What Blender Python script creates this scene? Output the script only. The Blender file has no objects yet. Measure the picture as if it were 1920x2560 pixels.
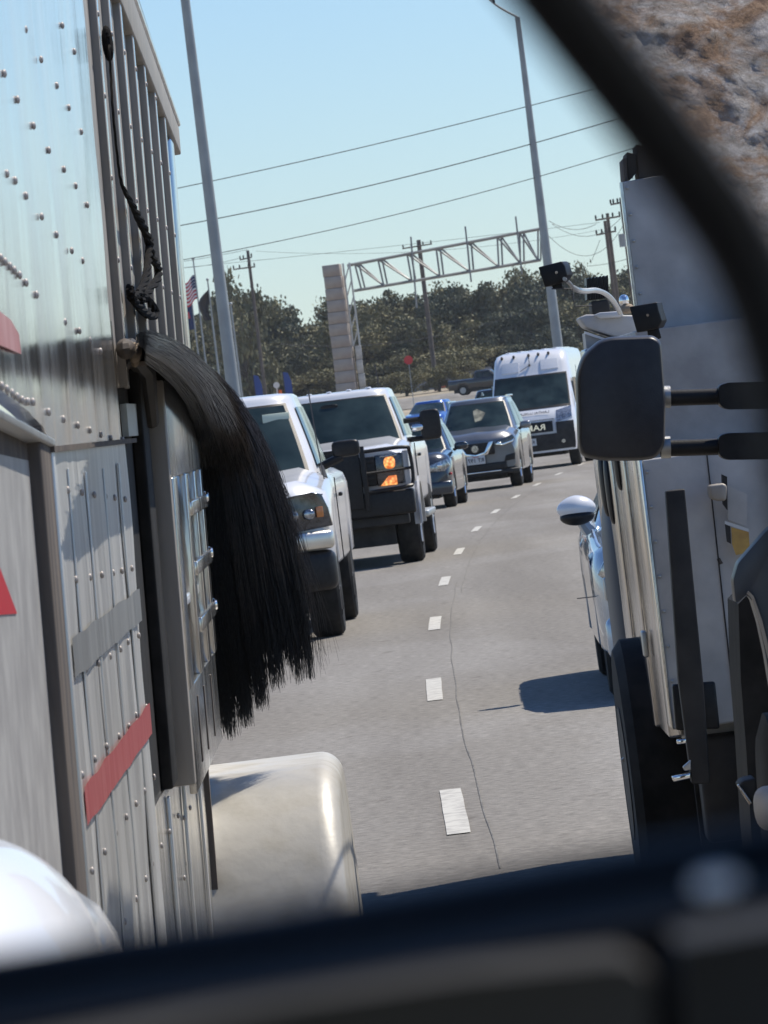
import bpy, bmesh, math, random
import numpy as np
from mathutils import Vector, Matrix, noise
random.seed(7)
R = math.radians
C = bpy.context.scene.collection

# ---------------------------------------------------------------- camera
F = 15000.0; HZ = 245.0; CAMH = 1.867
TH = R(7.0); PITCH = math.atan(HZ / F)
RX = Vector((math.cos(TH), 0, -math.sin(TH))); UX = Vector((math.sin(TH), 0, math.cos(TH)))
pm = Matrix.Rotation(-PITCH, 3, 'X')
RC = pm @ RX; UC = pm @ UX; FC = pm @ Vector((0, 1, 0))
CAM = Vector((0, 0, CAMH))
cd = bpy.data.cameras.new('camera'); cam = bpy.data.objects.new('camera', cd); C.objects.link(cam)
m3 = Matrix((RC, UC, -FC)).transposed(); cam.matrix_world = Matrix.Translation(CAM) @ m3.to_4x4()
cd.sensor_fit = 'HORIZONTAL'; cd.sensor_width = 36; cd.lens = 36 * F / 1920
cd.clip_start = 0.05; cd.clip_end = 6000
cd.dof.use_dof = True; cd.dof.focus_distance = 22; cd.dof.aperture_fstop = 48
bpy.context.scene.camera = cam

# ---------------------------------------------------------------- sky and sun
SAZ, SEL = R(53), R(55)      # azimuth from +Y towards +X
w = bpy.data.worlds.new('World'); bpy.context.scene.world = w; w.use_nodes = True
nt = w.node_tree; nt.nodes.clear()
sk = nt.nodes.new('ShaderNodeTexSky'); sk.sky_type = 'NISHITA'; sk.sun_disc = False
sk.sun_elevation = SEL; sk.sun_rotation = SAZ; sk.air_density = 1.0; sk.dust_density = 0.05; sk.ozone_density = 2.5
bg = nt.nodes.new('ShaderNodeBackground'); bg.inputs[1].default_value = 0.085
ow = nt.nodes.new('ShaderNodeOutputWorld'); tint = nt.nodes.new('ShaderNodeMix'); tint.data_type = 'RGBA'; tint.blend_type = 'MULTIPLY'; tint.inputs[0].default_value = 1.0; tint.inputs[7].default_value = (0.82, 0.98, 1.22, 1)
nt.links.new(sk.outputs[0], tint.inputs[6]); nt.links.new(tint.outputs[2], bg.inputs[0]); nt.links.new(bg.outputs[0], ow.inputs[0])
sd = bpy.data.lights.new('sun', 'SUN'); sd.energy = 4.2; sd.angle = R(0.5); sd.color = (1, 0.93, 0.82)
so = bpy.data.objects.new('sun', sd); C.objects.link(so)
SDIR = Vector((math.sin(SAZ) * math.cos(SEL), math.cos(SAZ) * math.cos(SEL), math.sin(SEL)))
so.rotation_euler = SDIR.to_track_quat('Z', 'Y').to_euler(); so.location = (30, 20, 60)
vs = bpy.context.scene.view_settings
vs.view_transform = 'Standard'; vs.look = 'None'; vs.gamma = 1; vs.exposure = 0.28; vs.use_curve_mapping = False

# ---------------------------------------------------------------- helpers
def W(px, py, Z):
    return CAM + RC * ((px - 960) / F * Z) + UC * ((1280 - py) / F * Z) + FC * Z
def mat(name, c1, rough=0.5, metal=0.0, c2=None, sc=5.0, bump=0.0, bsc=40.0, coat=0.0, stretch=None, spec=0.5, emis=None, es=1.0, det=6, lo=0.35, hi=0.65, rvar=0.0):
    m = bpy.data.materials.new(name); m.use_nodes = True; n = m.node_tree.nodes; l = m.node_tree.links
    b = n['Principled BSDF']; b.inputs['Base Color'].default_value = (*c1, 1)
    b.inputs['Roughness'].default_value = rough; b.inputs['Metallic'].default_value = metal
    b.inputs['Coat Weight'].default_value = coat; b.inputs['Coat Roughness'].default_value = 0.05
    b.inputs['Specular IOR Level'].default_value = spec
    tc = n.new('ShaderNodeTexCoord'); mp = n.new('ShaderNodeMapping'); l.new(tc.outputs['Object'], mp.inputs[0])
    if stretch: mp.inputs['Scale'].default_value = stretch
    if c2 or rvar:
        t = n.new('ShaderNodeTexNoise'); t.inputs['Scale'].default_value = sc; t.inputs['Detail'].default_value = det
        l.new(mp.outputs[0], t.inputs[0])
        r = n.new('ShaderNodeValToRGB'); r.color_ramp.elements[0].position = lo; r.color_ramp.elements[1].position = hi
        r.color_ramp.elements[0].color = (*c1, 1); r.color_ramp.elements[1].color = (*(c2 or c1), 1)
        l.new(t.outputs[0], r.inputs[0]); l.new(r.outputs[0], b.inputs['Base Color'])
        if rvar:
            mr = n.new('ShaderNodeMapRange'); mr.inputs[3].default_value = max(0.02, rough - rvar); mr.inputs[4].default_value = rough + rvar
            mr.inputs[1].default_value = 0.3; mr.inputs[2].default_value = 0.7
            l.new(t.outputs[0], mr.inputs[0]); l.new(mr.outputs[0], b.inputs['Roughness'])
    if bump:
        t2 = n.new('ShaderNodeTexNoise'); t2.inputs['Scale'].default_value = bsc; t2.inputs['Detail'].default_value = 5
        l.new(mp.outputs[0], t2.inputs[0]); bp = n.new('ShaderNodeBump'); bp.inputs['Strength'].default_value = 1.0; bp.inputs['Distance'].default_value = bump
        l.new(t2.outputs[0], bp.inputs['Height']); l.new(bp.outputs[0], b.inputs['Normal'])
    if emis:
        b.inputs['Emission Color'].default_value = (*emis, 1); b.inputs['Emission Strength'].default_value = es
    return m

class MB:
    def __init__(s): s.v = []; s.f = []
    def add(s, vs, fs):
        o = len(s.v); s.v += [tuple(p) for p in vs]; s.f += [[i + o for i in f] for f in fs]; return s
    def box(s, a, b):
        x0, y0, z0 = a; x1, y1, z1 = b
        v = [(x, y, z) for z in (z0, z1) for y in (y0, y1) for x in (x0, x1)]
        return s.add(v, [(0, 2, 3, 1), (4, 5, 7, 6), (0, 1, 5, 4), (2, 6, 7, 3), (0, 4, 6, 2), (1, 3, 7, 5)])
    def hexa(s, p):   # 8 points: 4 near, 4 far (same order)
        return s.add(p, [(0, 1, 2, 3), (7, 6, 5, 4), (0, 4, 5, 1), (1, 5, 6, 2), (2, 6, 7, 3), (3, 7, 4, 0)])
    def prism(s, pts, d):   # pts: 3d outline, d: extrusion vector
        n = len(pts); d = Vector(d); a = [Vector(p) for p in pts]; b = [p + d for p in a]
        f = [list(range(n)), list(range(2 * n - 1, n - 1, -1))] + [(i, i + n, (i + 1) % n + n, (i + 1) % n) for i in range(n)]
        return s.add(a + b, f)
    def tube(s, pts, r, k=8, cap=True):
        pts = [Vector(p) for p in pts]; n = len(pts); rr = r if isinstance(r, (list, tuple)) else [r] * n
        vs_ = []; up = None
        for i, p in enumerate(pts):
            t = (pts[min(i + 1, n - 1)] - pts[max(i - 1, 0)]).normalized()
            a = t.cross(Vector((0.123, 0.3, 1)) if up is None else up).normalized() if up is None else (up - t * up.dot(t)).normalized()
            up = a; b = t.cross(a)
            for j in range(k):
                th = 2 * math.pi * j / k; vs_.append(p + (a * math.cos(th) + b * math.sin(th)) * rr[i])
        f = [(i * k + j, i * k + (j + 1) % k, (i + 1) * k + (j + 1) % k, (i + 1) * k + j) for i in range(n - 1) for j in range(k)]
        if cap: f += [list(range(k))[::-1], [(n - 1) * k + j for j in range(k)]]
        return s.add(vs_, f)
    def grid(s, P, closeu=False):
        nu = len(P); nv = len(P[0]); vs_ = [q for row in P for q in row]
        f = [(i * nv + j, ((i + 1) % nu) * nv + j, ((i + 1) % nu) * nv + j + 1, i * nv + j + 1) for i in range(nu if closeu else nu - 1) for j in range(nv - 1)]
        return s.add(vs_, f)
    def sell(s, c, h, e=2.0, nu=20, nv=12, rot=None):   # superellipsoid
        def p(w_, e_): return math.copysign(abs(w_) ** (2 / e_), w_)
        P = []
        for i in range(nu):
            a = -math.pi + 2 * math.pi * i / nu; row = []
            for j in range(nv + 1):
                b = -math.pi / 2 + math.pi * j / nv
                q = Vector((h[0] * p(math.cos(b), e) * p(math.cos(a), e), h[1] * p(math.cos(b), e) * p(math.sin(a), e), h[2] * p(math.sin(b), e)))
                if rot: q = rot @ q
                row.append(Vector(c) + q)
            P.append(row)
        return s.grid(P, True)

def finish(name, mb, m, parent=None, smooth=True, off=None, bevel=0, angle=35, dbl=True, kind=None, mesh_only=False):
    me = bpy.data.meshes.new(name)
    vs_ = mb.v if off is None else [(x - off[0], y - off[1], z - off[2]) for x, y, z in mb.v]
    me.from_pydata(vs_, [], mb.f)
    bm = bmesh.new(); bm.from_mesh(me)
    if dbl: bmesh.ops.remove_doubles(bm, verts=bm.verts, dist=1e-5)
    bmesh.ops.recalc_face_normals(bm, faces=bm.faces)
    if bevel:
        es = [e for e in bm.edges if len(e.link_faces) == 2 and e.calc_face_angle(0) > R(30)]
        bmesh.ops.bevel(bm, geom=es, offset=bevel, segments=3, affect='EDGES', profile=0.5, clamp_overlap=True)
    bm.to_mesh(me); bm.free()
    me.materials.append(m)
    if smooth:
        me.polygons.foreach_set('use_smooth', [True] * len(me.polygons))
        try: me.set_sharp_from_angle(angle=R(angle))
        except Exception: pass
    if mesh_only: return me
    o = bpy.data.objects.new(name, me); C.objects.link(o)
    if parent: o.parent = parent
    if kind: o['kind'] = kind
    return o
def tag(o, label, cat, group=None):
    o['label'] = label; o['category'] = cat
    if group: o['group'] = group
    return o
def thing(name, label, cat, loc=(0, 0, 0), rz=0, group=None):
    o = bpy.data.objects.new(name, None); C.objects.link(o); o.location = loc; o.rotation_euler = (0, 0, rz)
    o.empty_display_size = 0.2
    return tag(o, label, cat, group)
def inst(name, me, parent, loc, rot=(0, 0, 0), sc=(1, 1, 1)):
    o = bpy.data.objects.new(name, me); C.objects.link(o); o.parent = parent; o.location = loc; o.rotation_euler = rot; o.scale = sc
    return o
def cr(pts, n):    # catmull-rom through points
    pts = [Vector(p) for p in pts]; out = []
    P = [pts[0] * 2 - pts[1]] + pts + [pts[-1] * 2 - pts[-2]]; m = len(pts) - 1
    for k in range(n + 1):
        u = k / n * m; i = min(int(u), m - 1); t = u - i; a, b, c, d = P[i:i + 4]
        out.append(0.5 * ((2 * b) + (c - a) * t + (2 * a - 5 * b + 4 * c - d) * t * t + (3 * b - a - 3 * c + d) * t ** 3))
    return out

def gz(y):
    if y < 150: return 0.0
    if y < 500: s_ = y - 150; return 0.0071 * (s_ - 15 * (1 - math.exp(-s_ / 15)))
    if y < 640: return 2.38 + 0.018 * (y - 500)
    return 4.9
def linex(y):      # x of the dashed line along the curve
    return 0.155 + 0.00034 * max(0, y - 30) ** 2 * (1 if y < 300 else 1)

# ---------------------------------------------------------------- materials
M = {}
M['asphalt'] = mat('asphalt', (0.20, 0.188, 0.17), 0.9, 0, (0.35, 0.33, 0.30), 16, 0.006, 50, spec=0.2, det=15, lo=0.3, hi=0.7)
M['dirt'] = mat('dirt', (0.42, 0.34, 0.25), 0.95, 0, (0.24, 0.22, 0.15), 0.12, 0.05, 3, det=8)
M['line'] = mat('lane_paint', (0.55, 0.53, 0.47), 0.8, 0, (0.33, 0.31, 0.28), 12, lo=0.45, hi=0.72, det=14)
M['crack'] = mat('crack_seal', (0.15, 0.142, 0.13), 0.95, 0, (0.24, 0.23, 0.21), 5, spec=0.1)
M['alu'] = mat('trailer_aluminium', (0.78, 0.79, 0.80), 0.17, 0.92, (0.90, 0.90, 0.91), 2.2, 0.0012, 5, stretch=(3, 3, 0.3), rvar=0.07, det=12)
M['alulow'] = mat('lower_aluminium', (0.56, 0.555, 0.54), 0.36, 0.6, (0.80, 0.79, 0.76), 3.0, 0.001, 8, stretch=(4, 4, 0.22), rvar=0.08, det=12)
M['rivet'] = mat('rivet_head', (0.34, 0.31, 0.29), 0.5, 0.4, (0.44, 0.41, 0.39), 9, spec=0.3)
M['alud'] = mat('dull_aluminium', (0.40, 0.40, 0.39), 0.42, 0.9, (0.52, 0.52, 0.5), 6, 0.0008, 30, stretch=(4, 4, 0.4), rvar=0.06)
M['alubright'] = mat('polished_aluminium', (0.80, 0.79, 0.76), 0.2, 1.0, (0.66, 0.65, 0.62), 5, 0.0015, 12, stretch=(3, 3, 0.4), rvar=0.08)
M['slat'] = mat('slat_grey', (0.26, 0.235, 0.205), 0.55, 0.15, (0.38, 0.35, 0.31), 5, stretch=(3, 3, 0.3), rvar=0.1)
M['rust'] = mat('brown_grime', (0.14, 0.115, 0.095), 0.8, 0.1, (0.07, 0.06, 0.055), 6, stretch=(3, 3, 0.3))
M['darkmetal'] = mat('dark_steel', (0.022, 0.022, 0.022), 0.6, 0.1, (0.045, 0.042, 0.040), 7, spec=0.3)
M['rubber'] = mat('black_rubber', (0.012, 0.012, 0.012), 0.75, 0, (0.026, 0.025, 0.024), 12, 0.001, 80, spec=0.25)
M['trim'] = mat('black_plastic', (0.010, 0.010, 0.011), 0.42, 0, (0.018, 0.018, 0.019), 25, 0.0006, 120, spec=0.3)
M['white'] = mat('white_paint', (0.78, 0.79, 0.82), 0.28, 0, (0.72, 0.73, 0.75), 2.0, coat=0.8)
M['grime'] = mat('dirty_white_paint', (0.60, 0.60, 0.60), 0.35, 0, (0.42, 0.41, 0.39), 4.0, coat=0.5)
M['greypaint'] = mat('grey_metallic_paint', (0.23, 0.235, 0.245), 0.3, 0.65, (0.19, 0.195, 0.2), 3, coat=1.0)
M['darkpaint'] = mat('dark_blue_paint', (0.022, 0.03, 0.045), 0.22, 0.3, coat=1.0)
M['blackpaint'] = mat('black_paint', (0.012, 0.013, 0.016), 0.2, 0.0, coat=1.0)
M['bluepaint'] = mat('bright_blue_paint', (0.02, 0.10, 0.42), 0.25, 0.3, coat=1.0)
M['silverblue'] = mat('silver_blue_paint', (0.42, 0.50, 0.58), 0.27, 0.45, (0.36, 0.43, 0.5), 4, coat=1.0)
M['glass'] = mat('tinted_glass', (0.010, 0.020, 0.022), 0.08, 0, (0.035, 0.055, 0.055), 2.2, spec=0.42, det=3)
M['chrome'] = mat('chrome', (0.82, 0.82, 0.82), 0.1, 1.0)
M['lens'] = mat('headlight_lens', (0.16, 0.17, 0.18), 0.1, 0.7, (0.55, 0.56, 0.58), 30, coat=1.0)
M['lensdark'] = mat('dark_headlight', (0.03, 0.03, 0.033), 0.12, 0.4, (0.09, 0.09, 0.095), 18, coat=1.0)
M['amber'] = mat('lit_amber_lens', (0.95, 0.42, 0.08), 0.2, 0, (0.45, 0.13, 0.03), 22, 0.01, 40, coat=1.0)
M['amberoff'] = mat('amber_lens', (0.65, 0.22, 0.05), 0.2, 0, coat=1.0)
M['plate'] = mat('plate_white', (0.6, 0.62, 0.63), 0.4)
M['ink'] = mat('plate_ink', (0.03, 0.03, 0.05), 0.5)
M['red'] = mat('red_tape', (0.36, 0.045, 0.05), 0.4, 0.0, (0.45, 0.12, 0.12), 9, stretch=(3, 3, 0.6))
M['redbright'] = mat('red_sign', (0.5, 0.02, 0.03), 0.4)
M['steelpole'] = mat('galvanised_pole', (0.36, 0.39, 0.40), 0.5, 0.35, (0.28, 0.30, 0.31), 1.5)
M['wood'] = mat('pole_timber', (0.10, 0.085, 0.075), 0.9, 0, (0.15, 0.12, 0.10), 2)
M['wire'] = mat('wire', (0.05, 0.05, 0.055), 0.6)
M['stone'] = mat('column_stone', (0.42, 0.375, 0.33), 0.9, 0, (0.33, 0.28, 0.25), 1.2, 0.01, 6)
M['gantry'] = mat('gantry_steel', (0.30, 0.31, 0.31), 0.5, 0.4, (0.22, 0.22, 0.22), 1.0)
M['bark'] = mat('bark', (0.09, 0.075, 0.06), 0.95)
M['hair'] = mat('horse_hair', (0.007, 0.007, 0.008), 0.42, 0.0, spec=0.35)
M['hairbrown'] = mat('brownish_horse_hair', (0.026, 0.020, 0.017), 0.32, spec=0.5)
M['rope'] = mat('black_rope', (0.008, 0.008, 0.009), 0.95, 0, (0.02, 0.018, 0.016), 40, spec=0.1)
M['tan'] = mat('tan_fabric', (0.35, 0.27, 0.19), 0.9, 0, (0.2, 0.16, 0.12), 12)
M['box'] = mat('cargo_box_panel', (0.56, 0.55, 0.53), 0.6, 0.1, (0.36, 0.355, 0.35), 7, 0.0015, 30, det=15, lo=0.3, hi=0.75)
M['boxlow'] = mat('service_body_panel', (0.46, 0.45, 0.43), 0.5, 0.15, (0.34, 0.33, 0.32), 8, 0.001, 40, det=12)
M['boxside'] = mat('service_side_polished', (0.62, 0.60, 0.58), 0.2, 0.85, (0.36, 0.33, 0.31), 6, 0.004, 9, stretch=(3, 3, 0.4), rvar=0.08)
M['yellow'] = mat('yellow_sticker', (0.60, 0.38, 0.10), 0.6, 0, (0.45, 0.27, 0.08), 20)
M['slate'] = mat('slate_blue_fender', (0.035, 0.05, 0.075), 0.35, 0.2, (0.06, 0.07, 0.085), 8)
M['bezel'] = mat('mirror_bezel_black', (0.004, 0.004, 0.006), 0.6, spec=0.15)
M['housing'] = mat('mirror_housing', (0.020, 0.020, 0.020), 0.7, 0, (0.026, 0.026, 0.026), 20, spec=0.2)
M['door'] = mat('door_trim', (0.050, 0.050, 0.050), 0.95, 0, (0.062, 0.06, 0.058), 20, spec=0.05)
M['orange'] = mat('orange_cone', (0.8, 0.16, 0.04), 0.6)
M['cloth_red'] = mat('flag_red', (0.55, 0.06, 0.08), 0.8)
M['cloth_white'] = mat('flag_white', (0.8, 0.78, 0.78), 0.8)
M['cloth_blue'] = mat('flag_blue', (0.03, 0.05, 0.14), 0.8)
M['cloth_dark'] = mat('flag_dark', (0.05, 0.045, 0.045), 0.9)
M['concrete'] = mat('barrier_concrete', (0.30, 0.31, 0.33), 0.9, 0, (0.22, 0.22, 0.24), 1)
M['balloon'] = mat('white_sign', (0.7, 0.68, 0.66), 0.5)
M['feather'] = mat('blue_banner', (0.06, 0.10, 0.30), 0.8)
M['tanhide'] = mat('pale_visor', (0.55, 0.62, 0.52), 0.9)

am = M['amber'].node_tree; _t = am.nodes.new('ShaderNodeTexVoronoi'); _t.inputs['Scale'].default_value = 26; _c = am.nodes.new('ShaderNodeTexCoord'); am.links.new(_c.outputs['Object'], _t.inputs[0])
_r = am.nodes.new('ShaderNodeValToRGB'); _r.color_ramp.elements[0].color = (1, 0.52, 0.16, 1); _r.color_ramp.elements[1].color = (0.35, 0.06, 0.01, 1); _r.color_ramp.elements[1].position = 0.75
am.links.new(_t.outputs[0], _r.inputs[0]); am.links.new(_r.outputs[0], am.nodes['Principled BSDF'].inputs['Emission Color']); am.nodes['Principled BSDF'].inputs['Emission Strength'].default_value = 1.5
# asphalt: darker wheel tracks, oil drips and old patches
an = M['asphalt'].node_tree; _b = an.nodes['Principled BSDF']; _src = _b.inputs['Base Color'].links[0].from_socket
_tc = an.nodes.new('ShaderNodeTexCoord'); _out = _src
for _sc, _str, _lo, _hi, _col in ((0.9, (1.2, 0.06, 1), 0.36, 0.62, (0.80, 0.79, 0.78)), (0.35, (1, 0.35, 1), 0.42, 0.50, (0.90, 0.89, 0.87)), (3.2, (1, 0.5, 1), 0.66, 0.74, (0.74, 0.72, 0.70))):
    _m = an.nodes.new('ShaderNodeMapping'); _m.inputs['Scale'].default_value = _str; an.links.new(_tc.outputs['Object'], _m.inputs[0])
    _n = an.nodes.new('ShaderNodeTexNoise'); _n.inputs['Scale'].default_value = _sc; _n.inputs['Detail'].default_value = 5; an.links.new(_m.outputs[0], _n.inputs[0])
    _q = an.nodes.new('ShaderNodeValToRGB'); _q.color_ramp.elements[0].position = _lo; _q.color_ramp.elements[1].position = _hi
    _q.color_ramp.elements[0].color = (1.0, 1.0, 1.0, 1); _q.color_ramp.elements[1].color = (*_col, 1); an.links.new(_n.outputs[0], _q.inputs[0])
    _x = an.nodes.new('ShaderNodeMix'); _x.data_type = 'RGBA'; _x.blend_type = 'MULTIPLY'; _x.inputs[0].default_value = 1.0
    an.links.new(_out, _x.inputs[6]); an.links.new(_q.outputs[0], _x.inputs[7]); _out = _x.outputs[2]
an.links.new(_out, _b.inputs['Base Color'])

# limestone
m = bpy.data.materials.new('limestone'); m.use_nodes = True; n = m.node_tree.nodes; l = m.node_tree.links
b = n['Principled BSDF']; b.inputs['Roughness'].default_value = 0.95; b.inputs['Specular IOR Level'].default_value = 0.2
tc = n.new('ShaderNodeTexCoord')
def nz(sc, det, rough=0.6, dist=0.0):
    t = n.new('ShaderNodeTexNoise'); t.inputs['Scale'].default_value = sc; t.inputs['Detail'].default_value = det; t.inputs['Roughness'].default_value = rough
    t.inputs['Distortion'].default_value = dist; l.new(tc.outputs['Object'], t.inputs[0]); return t
def ramp(src, stops):
    r = n.new('ShaderNodeValToRGB'); e = r.color_ramp.elements
    while len(e) < len(stops): e.new(0.5)
    for i, (p, c) in enumerate(stops): e[i].position = p; e[i].color = (*c, 1)
    l.new(src, r.inputs[0]); return r
def mix(a, b_, f, mode='MIX'):
    x = n.new('ShaderNodeMix'); x.data_type = 'RGBA'; x.blend_type = mode
    l.new(f, x.inputs[0]) if not isinstance(f, float) else x.inputs[0].__setattr__('default_value', f)
    l.new(a, x.inputs[6]); l.new(b_, x.inputs[7]); return x.outputs[2]
a1 = ramp(nz(22, 14, 0.72, 0.4).outputs[0], [(0.32, (0.15, 0.125, 0.105)), (0.45, (0.33, 0.30, 0.27)), (0.58, (0.47, 0.44, 0.42)), (0.75, (0.72, 0.70, 0.69))])
a2 = ramp(nz(30, 12, 0.7, 0.6).outputs[0], [(0.35, (0.15, 0.09, 0.06)), (0.55, (0.32, 0.20, 0.12)), (0.7, (0.45, 0.34, 0.25))])
msk = ramp(nz(7, 10, 0.68, 0.8).outputs[0], [(0.46, (0, 0, 0)), (0.58, (0.9, 0.9, 0.9))])
c_ = mix(a1.outputs[0], a2.outputs[0], msk.outputs[0])
vo = n.new('ShaderNodeTexVoronoi'); vo.feature = 'DISTANCE_TO_EDGE'; vo.inputs['Scale'].default_value = 26
dn = nz(12, 6); vm = n.new('ShaderNodeVectorMath'); vm.operation = 'MULTIPLY_ADD'; vm.inputs[1].default_value = (0.12, 0.12, 0.12)
l.new(dn.outputs[1], vm.inputs[0]); l.new(tc.outputs['Object'], vm.inputs[2]); l.new(vm.outputs[0], vo.inputs[0])
cm = ramp(vo.outputs[0], [(0.0, (0.62, 0.6, 0.58)), (0.05, (1, 1, 1))])
c_ = mix(c_, cm.outputs[0], 0.5, 'MULTIPLY')
l.new(c_, b.inputs['Base Color'])
bp = n.new('ShaderNodeBump'); bp.inputs['Distance'].default_value = 0.012; bp.inputs['Strength'].default_value = 1.0
l.new(nz(45, 12, 0.75, 0.5).outputs[0], bp.inputs['Height']); l.new(bp.outputs[0], b.inputs['Normal'])
M['limestone'] = m

# foliage
def foliage(name, ca, cb, cc):
    m = bpy.data.materials.new(name); m.use_nodes = True; n = m.node_tree.nodes; l = m.node_tree.links
    b = n['Principled BSDF']; b.inputs['Roughness'].default_value = 0.7; b.inputs['Specular IOR Level'].default_value = 0.2
    g = n.new('ShaderNodeNewGeometry'); r = n.new('ShaderNodeValToRGB'); e = r.color_ramp.elements; e.new(0.5)
    for i, (p, c) in enumerate(((0.0, ca), (0.55, cb), (1.0, cc))): e[i].position = p; e[i].color = (*c, 1)
    t = n.new('ShaderNodeTexNoise'); t.inputs['Scale'].default_value = 0.5; l.new(g.outputs['Position'], t.inputs[0])
    a = n.new('ShaderNodeMath'); a.operation = 'MULTIPLY_ADD'; a.inputs[1].default_value = 0.5
    s2 = n.new('ShaderNodeMath'); s2.operation = 'MULTIPLY_ADD'; s2.inputs[1].default_value = 1.4; s2.inputs[2].default_value = -0.45
    l.new(t.outputs[0], s2.inputs[0]); l.new(g.outputs['Random Per Island'], a.inputs[0]); l.new(s2.outputs[0], a.inputs[2]); l.new(a.outputs[0], r.inputs[0])
    l.new(r.outputs[0], b.inputs['Base Color']); return m
M['leafA'] = foliage('foliage_oak', (0.075, 0.078, 0.045), (0.145, 0.142, 0.08), (0.25, 0.235, 0.14))
M['leafB'] = foliage('foliage_olive', (0.10, 0.094, 0.048), (0.19, 0.175, 0.088), (0.31, 0.275, 0.15))
M['leafC'] = foliage('foliage_juniper', (0.058, 0.068, 0.046), (0.10, 0.112, 0.072), (0.17, 0.172, 0.11))

# ---------------------------------------------------------------- ground and road
ys = [-5, 0, 10, 20, 30, 40, 60, 80, 100, 120, 140] + list(range(150, 660, 10)) + [700, 900, 1500, 4000]
g = MB(); g.grid([[(x, y, gz(y) - (0.02 if y < 140 else 0.04)) for x in (-1500, -200, -60, -20, -8, 0, 8, 20, 60, 200, 1500)] for y in ys])
finish('ground', g, M['dirt'], kind='structure')
rys = [-5] + list(range(0, 300, 5))
rp = MB(); rp.grid([[(linex(y) + x, y, gz(y)) for x in (-7.6, -4.6, -2, 0, 2, 4, 7, 11)] for y in rys])
road = finish('road', rp, M['asphalt'], kind='structure')
cp = MB(); cp.grid([[(x, y, gz(y) + 0.01) for x in (-60, -20, 0, 20, 80)] for y in range(440, 535, 10)])
finish('road', cp, M['asphalt'], kind='structure')
for k in range(-1, 18):
    y0 = 26.2 + 12.19 * k; q = MB(); rows = []
    for j in range(5):
        y = y0 + 3.1 * j / 4; x = linex(y); jit = lambda: random.uniform(-0.002, 0.002)
        rows.append([(x - 0.052 + jit(), y, gz(y) + 0.005), (x + 0.052 + jit(), y, gz(y) + 0.005)])
    q.grid(rows); finish('lane_dash', q, M['line'], road)
for dx, wd, ya, yb in ((0.14, 0.006, 24, 64), (0.21, 0.006, 60, 120)):
    q = MB(); rows = []; y = ya
    while y < yb:
        x = linex(y) + dx + 0.018 * noise.noise((y * 0.4, dx * 9, 0)); ww = wd * (0.4 + 0.8 * abs(noise.noise((y * 1.7, 3, 0))))
        rows.append([(x - ww, y, gz(y) + 0.004), (x + ww, y, gz(y) + 0.004)]); y += 0.5
    q.grid(rows); finish('sealed_crack', q, M['crack'], road)

# ---------------------------------------------------------------- trees
def crown_mesh(name, seed, m, sparse=1.0, n_blob=30, leaf=0.23):
    rs = np.random.RandomState(seed); V = []; Fc = []
    cents = []
    for i in range(n_blob):
        a = rs.uniform(0, 2 * math.pi); h = rs.uniform(0.12, 1.0); rr = math.sqrt(rs.uniform(0, 1)) * (0.5 * math.sqrt(max(0.02, 1 - (h - 0.42) ** 2 / 0.42)))
        cents.append((rr * math.cos(a), rr * math.sin(a), h * 0.86, rs.uniform(0.10, 0.19)))
    tot = int(9000 * sparse); cnt = 0
    P = []
    for k in range(tot):
        c = cents[rs.randint(len(cents))]; d = rs.normal(size=3); d /= np.linalg.norm(d); r = c[3] * (rs.uniform(0.25, 1) ** 0.5) * (1 + 0.25 * rs.normal())
        P.append((c[0] + d[0] * r, c[1] + d[1] * r, c[2] + d[2] * r * 0.85))
    P = np.array(P) * 8.0
    a = rs.normal(size=(tot, 3)); a /= np.linalg.norm(a, axis=1)[:, None]
    bq = rs.normal(size=(tot, 3)); bq = np.cross(a, bq); bq /= np.linalg.norm(bq, axis=1)[:, None]
    sz = rs.uniform(0.45, 1.1, size=(tot, 1)) * leaf
    v = np.stack([P - a * sz, P + bq * sz * 0.6, P + a * sz, P - bq * sz * 0.6], 1).reshape(-1, 3)
    me = bpy.data.meshes.new(name); me.from_pydata(v.tolist(), [], [(4 * i, 4 * i + 1, 4 * i + 2, 4 * i + 3) for i in range(tot)])
    me.materials.append(m); return me
def trunk_mesh(name, seed, m):
    rs = random.Random(seed); q = MB()
    q.tube([(0, 0, -0.6), (0.1, 0, 1.2), (-0.05, 0.1, 2.6), (0.1, 0, 4.4)], [0.26, 0.2, 0.15, 0.07], 7)
    for i in range(9):
        a = rs.uniform(0, 6.28); h = rs.uniform(1.0, 3.8); L = rs.uniform(1.6, 3.0)
        q.tube([(0, 0, h), (math.cos(a) * L * 0.4, math.sin(a) * L * 0.4, h + L * 0.35), (math.cos(a) * L * 0.8, math.sin(a) * L * 0.8, h + L * 0.75), (math.cos(a + .3) * L, math.sin(a + .3) * L, h + L * 1.2)], [0.1, 0.07, 0.045, 0.02], 5)
    return finish(name, q, m, mesh_only=True)
CR = [crown_mesh('crown', i, M[k]) for i, k in ((1, 'leafA'), (2, 'leafA'), (3, 'leafB'), (4, 'leafC'), (5, 'leafB'), (6, 'leafC'))]
CRS = crown_mesh('crown', 9, M['leafA'], 0.36, 30, 0.3)
TK = [trunk_mesh('trunk', i, M['bark']) for i in (1, 2, 3)]
def tree(px, pytop, Z, wm, ci, label, group=None, mesh=None, name='tree'):
    top = W(px, pytop, Z); base = gz(Z); H = top.z - base
    t = thing(name, label, 'tree', (top.x, Z, base), random.uniform(0, 6.28), group)
    inst('crown', mesh or CR[ci % len(CR)], t, (0, 0, 0), (0, 0, 0), (wm / 8, wm / 8, H / 7.4))
    inst('trunk', TK[ci % 3], t, (0, 0, 0), (0, 0, 0), (wm / 7, wm / 7, H / 7.5))
    return t
G1 = 'trees of the dense wood behind the traffic'
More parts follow.
